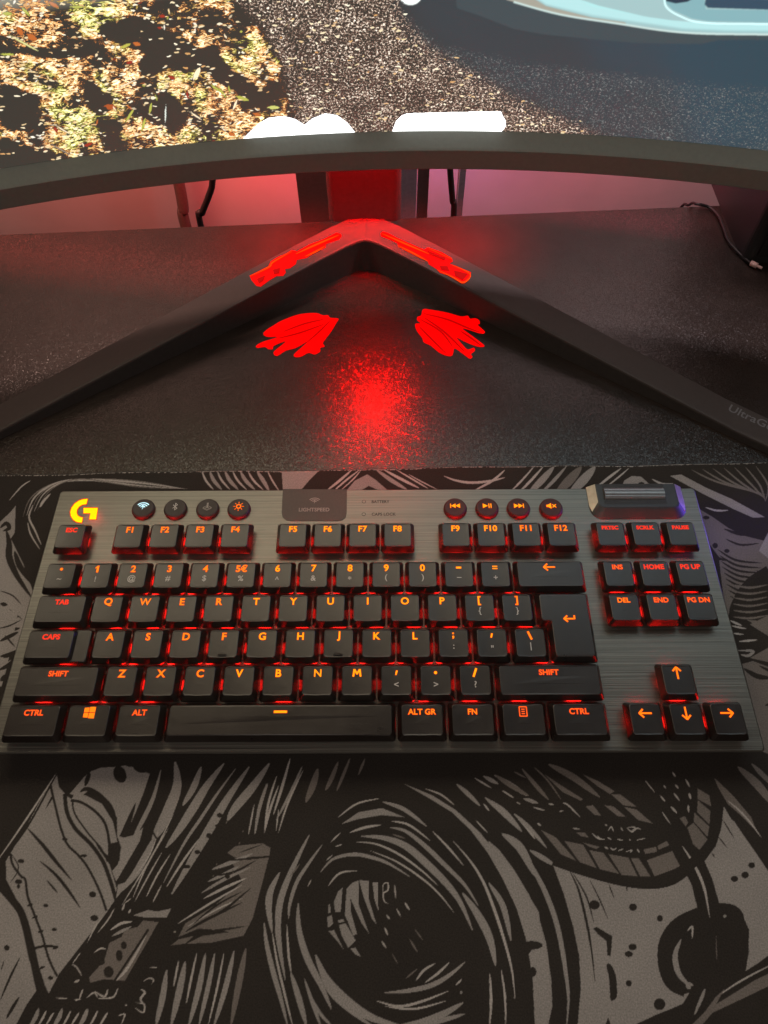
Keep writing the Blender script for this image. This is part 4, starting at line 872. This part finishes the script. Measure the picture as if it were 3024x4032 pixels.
# ---- lower middle: rings of the eye
R = reg(1000, 2900, .66305); P, S, D = R.P, R.S, R.D
P([(520,520),(620,450),(760,425),(895,480),(760,466),(620,490)])
P([(890,280),(1060,350),(1200,438),(1340,568),(1470,728),(1580,858),(1690,1040),(1715,1215),(1622,1222),(1560,1020),(1480,850),(1390,692),(1290,560),(1180,452),(1040,366)])
for pts, w in (([(500,480),(610,400),(745,368)],11),([(765,388),(890,432),(1028,535)],24),([(570,570),(660,540),(758,524)],15),([(818,503),(920,525),(1045,618)],12),([(808,540),(900,562),(1010,645),(1130,760),(1250,880),(1332,1005)],27),([(638,592),(770,602),(900,650),(1020,750),(1140,870),(1225,985),(1298,1150)],44),
    ([(605,625),(730,640),(870,705),(1000,800),(1095,888)],12),([(395,805),(470,728),(590,700),(700,718),(800,755),(925,832)],22),([(690,678),(850,745),(1000,845),(1100,935),(1190,1048)],11),([(440,888),(510,812),(625,795)],11),([(455,628),(515,570)],8),([(1060,562),(1150,655),(1245,766)],12),([(1018,310),(1110,345),(1188,405)],10),
    ([(1180,618),(1285,740),(1365,870),(1435,1050),(1492,1230),(1532,1390),(1550,1552)],17),([(1238,928),(1330,1060),(1400,1200),(1435,1362)],48),([(1393,868),(1480,1010),(1526,1212)],34),([(1318,498),(1388,572)],8),
    ([(328,585),(262,715),(192,870),(152,1000),(143,1150),(158,1290),(186,1445)],38),([(406,642),(320,760),(252,870),(212,1000),(206,1082)],22),([(152,808),(98,920),(88,1020),(108,1165)],40),([(60,1105),(75,1230),(112,1390),(160,1560),(200,1720)],30),([(108,1160),(140,1350),(190,1560),(230,1720)],14),([(195,1115),(205,1290),(222,1415)],13),
    ([(262,990),(268,1150),(318,1320),(400,1480),(460,1620)],40),([(218,1400),(268,1560),(312,1720)],36),([(365,1295),(430,1440),(550,1570),(700,1670),(900,1730)],56),([(820,1730),(1000,1695),(1130,1645),(1242,1580)],44),([(388,1395),(460,1530),(600,1650),(720,1730)],26),([(300,1440),(350,1590),(400,1730)],22),([(335,1540),(390,1640),(470,1730)],20),
    ([(775,1522),(900,1512),(1040,1482),(1150,1425),(1255,1338)],30),([(960,1452),(1010,1388),(1075,1348)],14),([(1015,1462),(1090,1408),(1160,1342)],15),([(722,1568),(860,1602),(1000,1572),(1158,1510)],16),([(780,1602),(950,1618),(1142,1570)],13),([(1198,1478),(1235,1440)],11),([(940,1730),(1100,1690),(1252,1648)],30),
    ([(765,935),(768,880),(794,870),(795,912),(768,932),(775,980),(802,992)],8),([(835,880),(842,962)],8),([(895,985),(925,1032)],11),([(845,1020),(872,1070)],8),([(788,1060),(806,1086)],10),([(775,1132),(796,1182)],10),([(758,1215),(786,1258)],10),
    ([(215,130),(170,290),(115,465)],16),([(285,180),(220,330),(133,495)],18),([(292,200),(200,400),(145,570)],10),([(135,235),(85,400),(63,572)],13),([(75,280),(30,430),(8,575)],18),([(1400,1405),(1408,1560),(1400,1720)],15),([(1468,1385),(1490,1540),(1495,1720)],12),
    ([(1203,282),(1270,340),(1342,412)],26),([(1308,245),(1410,306)],10),([(1362,235),(1452,282)],24),([(1428,228),(1530,290),(1622,352)],28),([(1372,362),(1470,445),(1590,565)],28),([(1545,458),(1610,530),(1670,610)],14),([(1475,578),(1580,660),(1670,830)],50),([(1478,320),(1542,366)],8),([(1600,368),(1670,392)],18),([(1364,400),(1397,442)],10),([(340,850),(320,890)],7),([(430,735),(465,705)],7),([(480,655),(525,640)],7)): S(pts, w)
for pts, w in (([(380,190),(350,290),(308,390)],40),([(500,150),(460,250),(425,320)],26),([(570,130),(530,230),(490,325)],18),([(660,130),(620,230)],14),([(925,1205),(972,1282)],12),([(955,1145),(1002,1208)],8),([(900,1438),(970,1380)],10),([(820,1290),(855,1350)],6),([(820,580),(900,606)],10),([(270,760),(215,830)],10)): S(pts, w, MD)
D(1230, 1520, 8, LT); D(1548, 1550, 6, LT)
for pl_ in ([(500,920),(526,898),(515,1040),(482,1045),(475,980)],[(550,905),(585,868),(622,855),(622,1000),(682,1168),(640,1110),(572,960),(575,1040),(612,1172),(590,1182),(540,1060)],[(498,1090),(530,1085),(604,1212),(560,1255),(520,1180)],[(625,853),(682,858),(680,960),(727,1116),(700,1080),(650,950)],[(704,866),(737,865),(738,1033),(716,970)],[(435,1072),(462,1060),(470,1110),(440,1140)],[(443,1155),(475,1150),(533,1265),(500,1222)],[(573,1260),(602,1254),(634,1308),(600,1292)],[(440,1000),(452,995),(455,1045),(440,1050)]): P(pl_)
S([(440,1140),(500,1115),(560,1100)], 12, DKM, 'none')
# ---- lower right
R = reg(1924, 2900, .66305); P, S, D = R.P, R.S, R.D
P([(0,620),(60,670),(150,790),(240,940),(300,1080),(342,1230),(372,1450),(378,1600),(352,1720),(275,1720),(262,1440),(240,1300),(212,1150),(150,960),(80,790),(0,690)])
D(255, 1240, 66, DKM, 26); P([(200,1215),(290,1218),(240,1290)], DKM); D(262, 1398, 22, DKM, 30)
S([(78,575),(180,645),(255,770),(325,900),(385,1050),(425,1200),(458,1400),(474,1560),(462,1730)], 30, LT); S([(245,675),(320,720),(400,770)], 30, LT)
P([(380,755),(500,805),(640,850),(800,888),(960,898),(1090,882),(1175,822),(1215,900),(1250,1040),(1110,1110),(1040,1200),(1020,1310),(1040,1430),(1090,1510),(1160,1532),(1195,1520),(1150,1590),(1000,1650),(850,1720),(528,1720),(548,1500),(538,1300),(500,1120),(445,930)])
P([(1385,395),(1440,490),(1540,570),(1590,680),(1700,800),(1700,1270),(1580,1360),(1462,1430),(1540,1300),(1548,1150),(1500,1040),(1430,992),(1372,1000),(1330,850),(1283,740),(1350,650),(1380,550)])
S([(1398,385),(1500,540),(1590,670),(1700,830)], 30, DKM, 'none'); S([(1480,480),(1600,640),(1720,760)], 12, DKM)
S([(480,795),(530,900),(570,1050),(605,1230),(632,1455)], 16, DKM)
S([(600,850),(660,970),(710,1088)], 8, DKM); S([(712,870),(745,962)], 8, DKM); S([(820,885),(822,918)], 9, DKM); S([(500,810),(580,950),(625,1105)], 10, DKM); S([(1388,490),(1455,600)], 8, DKM); S([(1360,590),(1418,662)], 8, DKM); S([(1325,690),(1342,718)], 8, DKM)
for a in ((1460,845,22,18),(1523,822,22,20),(1562,764,20,18),(857,1013,24,22),(1017,1080,18,20),(855,1250,25,20),(832,1292,24,18),(832,1465,18,20),(1015,1590,34,36),(628,1000,32,28),(400,1810,20,20)): D(a[0], a[1], a[2], DKM, a[3])
P([(620,1140),(640,1130),(735,1185),(725,1305),(705,1300),(700,1215),(650,1175)], DKM); P([(700,1358),(725,1355),(755,1420),(762,1540),(735,1568),(722,1550),(715,1440)], DKM, True); P([(690,1720),(710,1665),(728,1720)], DKM)
D(1380, 1270, 166, DKM, 285, .06); S([(1250,1045),(1120,1110),(1045,1220),(1040,1360),(1085,1470),(1170,1515)], 66, DKM, 'none'); D(1410, 1090, 110, DKM, 100)
S([(1142,1205),(1108,1300),(1130,1410),(1205,1490)], 34, LT); D(1192, 1480, 22, LT, 20); S([(1180,1155),(1210,1130),(1208,1200)], 12, LT); D(1402, 1067, 9, (.3, .29, .27)); S([(1350,1180),(1355,1330)], 5, MD)
P([(1060,590),(1150,590),(1240,700),(1310,800),(1370,1010),(1300,1110),(1245,1040),(1205,880),(1170,780)], DKM); S([(1150,650),(1225,770),(1280,900),(1312,1075)], 16, LT)
S([(1385,250),(1365,420),(1345,560),(1285,680),(1200,760)], 62, DKM, 'none')
for pl_ in ([(1240,308),(1310,350),(1322,415),(1242,372)],[(1242,378),(1316,442),(1312,522),(1238,448)],[(1222,452),(1310,535),(1300,595),(1218,505)],[(1180,540),(1216,512),(1300,612),(1252,672),(1215,640)],[(1135,485),(1165,472),(1185,510),(1170,535)]): P(pl_, MD)
P([(1340,245),(1450,350),(1560,480),(1590,560),(1500,470),(1420,400),(1362,300)], MD)
S([(1480,180),(1600,290),(1700,420)], 50, MD); S([(1560,160),(1700,300)], 30, MD); S([(1420,380),(1520,470),(1620,600)], 10, LT)
S([(385,735),(560,795),(780,855),(950,875),(1080,855),(1185,785)], 62, DKM, 'none')
for pl_ in ([(450,620),(560,642),(642,782),(540,745)],[(598,675),(680,690),(775,815),(660,788)],[(712,698),(830,720),(884,830),(790,822)],[(845,722),(890,722),(962,832),(900,830)],[(940,735),(1090,680),(1135,768),(1100,788),(985,830)],[(312,555),(400,600),(520,738),(430,700)],[(920,670),(995,655),(1000,685),(930,697)],[(1003,650),(1058,620),(1072,645),(1010,672)],[(560,225),(650,265),(748,325),(720,342),(640,290)],[(728,343),(782,345),(880,418),(800,408)],[(688,408),(740,415),(815,477),(765,472)],[(803,418),(880,435),(975,517),(890,497)],[(575,415),(620,408),(668,470),(630,466)],
    [(325,220),(430,290),(560,372),(550,382),(440,330)],[(520,570),(570,570),(595,600),(550,592)],[(560,630),(660,655),(640,668),(600,655)]): P(pl_, MD)
for pts, w in (([(355,165),(500,240),(660,360)],40),([(270,182),(350,260),(432,376)],9),([(198,192),(280,290),(356,376)],24),([(150,208),(222,246)],10),([(38,228),(130,290),(238,352)],28),([(1030,700),(1050,760)],6)): S(pts, w, MD)
for pts, w in (([(690,522),(705,530)],6),([(710,560),(728,536),(742,565)],7),([(785,540),(798,562)],6),([(820,540),(850,566),(880,545),(905,552)],8),([(828,538),(870,540),(850,560)],6),([(615,575),(650,605),(690,610)],8),([(645,590),(665,612)],7),([(705,600),(730,612)],7),([(765,610),(800,618)],7),([(835,610),(845,618)],7),([(880,615),(930,605)],6),([(688,655),(712,668)],9),([(722,660),(740,672),(760,662)],8),([(770,678),(800,668)],7),([(815,684),(850,676),(840,690)],7),([(882,668),(895,690)],9),
    ([(440,392),(475,410),(545,480)],9),([(492,432),(520,452)],8),([(355,398),(385,405)],10),([(265,420),(335,440)],9),([(215,368),(295,398)],22),([(420,445),(445,440)],6),([(290,515),(312,530)],10),([(500,545),(545,552)],8),
    ([(1108,285),(1128,310)],10),([(1098,335),(1135,382)],10),([(1170,255),(1195,300)],10),([(1190,335),(1200,372)],14),([(1082,415),(1118,455)],14),([(1185,405),(1188,450)],12),([(1018,350),(1050,388)],9),([(1040,290),(1052,308)],8),([(1092,212),(1110,240)],9),([(930,262),(985,330)],6),([(1028,445),(1080,520)],7),([(80,322),(148,362)],8),([(165,390),(190,402)],6)): S(pts, w, LT)
P([(860,1720),(1000,1652),(1150,1588),(1350,1498),(1470,1430),(1600,1345),(1720,1262),(1720,1720)], DKM); S([(1355,1545),(1500,1450),(1700,1345)], 10, LT)
P([(1260,1720),(1330,1640),(1500,1560),(1720,1455),(1720,1380),(1580,1448),(1400,1560),(1350,1590),(1400,1500),(1290,1600),(1200,1720)], MD); S([(1285,1498),(1262,1560),(1222,1652)], 20, LT)
P([(1200,1480),(1350,1500),(1340,1560),(1280,1640),(1200,1720),(1120,1720),(1200,1600)], DKM); S([(1285,1498),(1262,1560),(1222,1652)], 20, LT)
S([(0,375),(100,450),(195,560)], 26, LT); S([(150,458),(240,540),(345,662)], 24, LT)
# ---- strips left and above the keyboard
R = reg(0, 1880, .60277); P, S, D = R.P, R.S, R.D
P([(-200,300),(0,290),(70,225),(102,185),(96,360),(70,400),(150,560),(215,745),(120,1100),(-50,1420),(-300,1500)])
for i, w in enumerate((10, 14, 8, 10, 7)): S([(150 + i * 24, 260 - i * 12), (190 + i * 30, 150 - i * 12), (280 + i * 34, 72 - i * 10), (430 + i * 30, 22 - i * 3), (700 + i * 20, 12 + i * 8), (950, 30 + i * 9), (1200 + i * 6, 74)], w, LT if i % 2 else MD)
for pts, w in (([(330,105),(280,160),(262,195)],16),([(215,180),(190,260),(230,350),(270,440)],12),([(180,290),(200,370),(260,470)],9),([(60,150),(140,60),(200,20)],8)): S(pts, w)
for pts, w in (([(0,330),(40,300),(60,330),(20,350)],30),([(40,340),(60,430),(60,520),(110,640),(210,790)],46),([(95,480),(130,580),(215,700)],40),([(0,740),(80,770),(140,830)],10),([(0,825),(50,832)],26),([(70,905),(120,910)],34),([(60,860),(150,930)],8),([(150,430),(230,560)],30),([(0,1030),(60,1000),(130,985)],28),([(0,1110),(90,1060)],16),([(-20,1250),(60,1180),(100,1160)],30)): S(pts, w, DKM)
for i in range(7): S([(1320 + i * 50, -40), (1345 + i * 52, 20), (1395 + i * 54, 80)], 24 if i % 2 else 13, LT)
R = reg(0, 2440, .60277); P, S, D = R.P, R.S, R.D
P([(-200,-40),(120,-60),(90,100),(40,330),(0,470),(-200,600)]); 
for pts, w in (([(-20,60),(60,40),(140,0)],10),([(0,140),(60,110),(120,80)],26),([(0,240),(60,230),(110,200)],30),([(30,100),(100,180)],12),([(-10,330),(50,300),(90,260)],26),([(0,400),(60,360)],40),([(-40,480),(30,440)],40)): S(pts, w, DKM)
R = reg(1000, 1880, .60277); P, S, D = R.P, R.S, R.D
P([(180,-60),(440,-60),(360,20),(300,90),(190,90)]); P([(600,90),(660,20),(740,-20),(800,20),(880,90),(830,90),(750,55),(690,90)])
for pts, w in (([(20,-40),(60,20),(100,90)],26),([(90,-40),(120,20),(165,90)],10),([(470,90),(560,20),(640,-50)],16),([(520,90),(600,20),(690,-50)],12),([(560,90),(650,10),(700,-50)],8),([(800,-50),(900,20),(1000,80)],26),([(850,-50),(960,10),(1080,70)],18),([(930,-50),(1050,20),(1140,74)],10),([(1010,-20),(1100,30),(1200,80)],7),([(1240,-10),(1320,20),(1430,34),(1560,20),(1640,0)],16),([(1430,90),(1560,20),(1640,-50)],16)): S(pts, w)
# ---- strips above and right of the keyboard
R = reg(2024, 1880, .60277); P, S, D = R.P, R.S, R.D
for i, (x, w) in enumerate(((20,12),(80,16),(150,44),(230,22),(330,60),(420,60))): S([(x - 60, 110), (x + 30, 20), (x + 110, -70)], w, LT if i != 4 else MD)
for pts, w in (([(520,80),(620,0),(700,-60)],16),([(580,80),(680,0),(750,-60)],10)): S(pts, w)
P([(690,90),(720,20),(770,-10),(830,-5),(880,40),(960,90)]); D(832, 42, 20, DKM, 13)
P([(1020,-10),(1090,-20),(1260,70),(1420,140),(1640,260),(1560,262),(1420,200),(1240,110)]); S([(900,10),(970,42),(1040,40)], 14)
for i in range(7): S([(1160 + i * 70, -50 - i * 4), (1330 + i * 55, 30 + i * 4), (1640, 110 + i * 8)], 12, MD)
P([(1200,200),(1300,260),(1400,330),(1500,380),(1700,430),(1700,640),(1560,600),(1440,560),(1340,520),(1280,440),(1230,300)], MD)
P([(1600,480),(1660,360),(1700,360),(1700,560)], LT); P([(1340,540),(1500,560),(1600,620),(1520,720),(1440,830),(1400,900),(1370,800)], MD)
for i in range(11): S([(1330 + i * 10, 470 + i * 38), (1450 + i * 6, 540 + i * 34), (1620, 560 + i * 32)], 15, DKM)
D(1313, 445, 18, DKM); D(1390, 480, 18, DKM, 13); S([(1370,335),(1480,370),(1600,360)], 22, DKM); S([(1380,400),(1480,440),(1600,430)], 14, DKM); D(1255, 262, 22, DKM, 12)
S([(1250,195),(1320,215),(1400,215)], 12, LT); S([(1660,600),(1520,700),(1430,870),(1480,960),(1600,1000)], 50, DKM, 'none')
for i in range(6): S([(1430, 700 + i * 42), (1540, 720 + i * 40), (1660, 700 + i * 40)], 14, MD)
P([(1540,960),(1660,900),(1720,960),(1700,1060)], MD)
R = reg(2024, 2440, .60277); P, S, D = R.P, R.S, R.D
for pts, w in (([(1410,5),(1490,40)],14),([(1420,40),(1520,60)],12),([(1430,90),(1500,96)],10),([(1470,142),(1590,132)],14),([(1460,202),(1560,205),(1530,235),(1480,228)],20)): S(pts, w)
P([(1520,0),(1720,20),(1720,90),(1620,60)], MD); P([(1490,290),(1560,270),(1720,330),(1720,900),(1620,860),(1560,560)], MD); P([(1540,250),(1720,150),(1720,290)], MD)
S([(1500,318),(1590,370),(1680,380)], 34, DKM); S([(1600,300),(1720,360)], 18, DKM); S([(1640,560),(1720,545)], 26, DKM)

mat = thing('desk_mat', 'dark fabric desk mat printed with a grey line drawing, under the keyboard', 'desk mat', (178, -60, -25))
tl, tr = at(0, 1868, -22.4), at(3024, 1819, -22.4); slm = (tr[1] - tl[1]) / (tr[0] - tl[0])
def mat_y(x): return tl[1] + slm * (x - tl[0]) + .5 * math.sin(x / 31) + .3 * math.sin(x / 11)
x0, x1, yb_ = -190, 560, -300
m = MB(); xs_ = np.linspace(x0, x1, 120); 
back = [(x, mat_y(x) - .1, z) for x in xs_ for z in (0,)]
poly = [(x0, yb_), (x1, yb_)] + [(x, mat_y(x) - .2) for x in xs_[::-1]]
m.prism(poly, -24.95, -22.15); m.build('base', M['case'], mat, origin=(178, -60, -24.95))
sp_ = .34; xg = np.arange(-64, 426, sp_); nu = len(xg); tv_ = np.arange(yb_ + 85, 88, sp_); nv = len(tv_)
XG, YG_ = np.meshgrid(xg, tv_); ytop = np.array([mat_y(x) for x in xg])[None, :]
YG_ = np.minimum(YG_, ytop - .15)
ZG = np.full(XG.shape, -22.0); ed = np.clip((ytop - .15 - YG_) / 1.4, 0, 1); ZG -= .55 * (1 - ed) ** 2
Pm = np.stack([XG, YG_, ZG], -1).reshape(-1, 3); PX, PY = project(Pm); col = mc_.sample(PX, PY)
# frayed light edge: the cut threads show pale
wv = rng.random(nu); thr = np.convolve(wv, np.ones(3) / 3, 'same'); den = .5 + .5 * np.sin(xg / 23.) * np.sin(xg / 9.1 + 1)
edge = ((ytop - .15 - YG_) < (.55 + .9 * thr)[None, :]) & ((thr + .35 * den * np.clip((xg - 20) / 260, .1, 1)) > .46)[None, :]
col = col.reshape(nv, nu, 3); col[edge] = (.42, .39, .37); col = col.reshape(-1, 3)
mm_, nt, b = new_mat('printed_fabric')
vc = nd(nt, 'ShaderNodeVertexColor', layer_name='print'); tc = nd(nt, 'ShaderNodeTexCoord'); n1 = nd(nt, 'ShaderNodeTexNoise'); n1.inputs['Scale'].default_value = 1500; n1.inputs['Detail'].default_value = 3
lnk(nt, tc.outputs['Object'], n1.inputs['Vector']); n2 = nd(nt, 'ShaderNodeTexNoise'); n2.inputs['Scale'].default_value = 22; lnk(nt, tc.outputs['Object'], n2.inputs['Vector'])
mr = nd(nt, 'ShaderNodeMapRange'); lnk(nt, n1.outputs['Fac'], mr.inputs[0]); mr.inputs[1].default_value = .3; mr.inputs[2].default_value = .7; mr.inputs[3].default_value = .78; mr.inputs[4].default_value = 1.22
m2 = nd(nt, 'ShaderNodeMapRange'); lnk(nt, n2.outputs['Fac'], m2.inputs[0]); m2.inputs[1].default_value = .3; m2.inputs[2].default_value = .7; m2.inputs[3].default_value = .9; m2.inputs[4].default_value = 1.1
mu = nd(nt, 'ShaderNodeMath', operation='MULTIPLY'); lnk(nt, mr.outputs[0], mu.inputs[0]); lnk(nt, m2.outputs[0], mu.inputs[1])
vs = nd(nt, 'ShaderNodeVectorMath', operation='SCALE'); lnk(nt, vc.outputs['Color'], vs.inputs[0]); lnk(nt, mu.outputs[0], vs.inputs['Scale']); lnk(nt, vs.outputs[0], b.inputs['Base Color'])
b.inputs['Roughness'].default_value = .85; b.inputs['Specular IOR Level'].default_value = .2
bp = nd(nt, 'ShaderNodeBump'); bp.inputs['Strength'].default_value = .25; bp.inputs['Distance'].default_value = .0003; lnk(nt, n1.outputs['Fac'], bp.inputs['Height']); lnk(nt, bp.outputs[0], b.inputs['Normal'])
I_ = np.arange(nu * nv).reshape(nv, nu)[:-1, :-1]; cxy = Pm[I_.ravel()]
hid = (cxy[:, 0] > PX0 + 12) & (cxy[:, 0] < PX1 - 12) & (cxy[:, 1] > PY0 + 12) & (cxy[:, 1] < PY1 - 12)
keep = (~hid).reshape(nv - 1, nu - 1)
top = grid_mesh('printed_cloth', Pm, nu, nv, col, mm_, mat, (178, -60, -22), keep=keep)
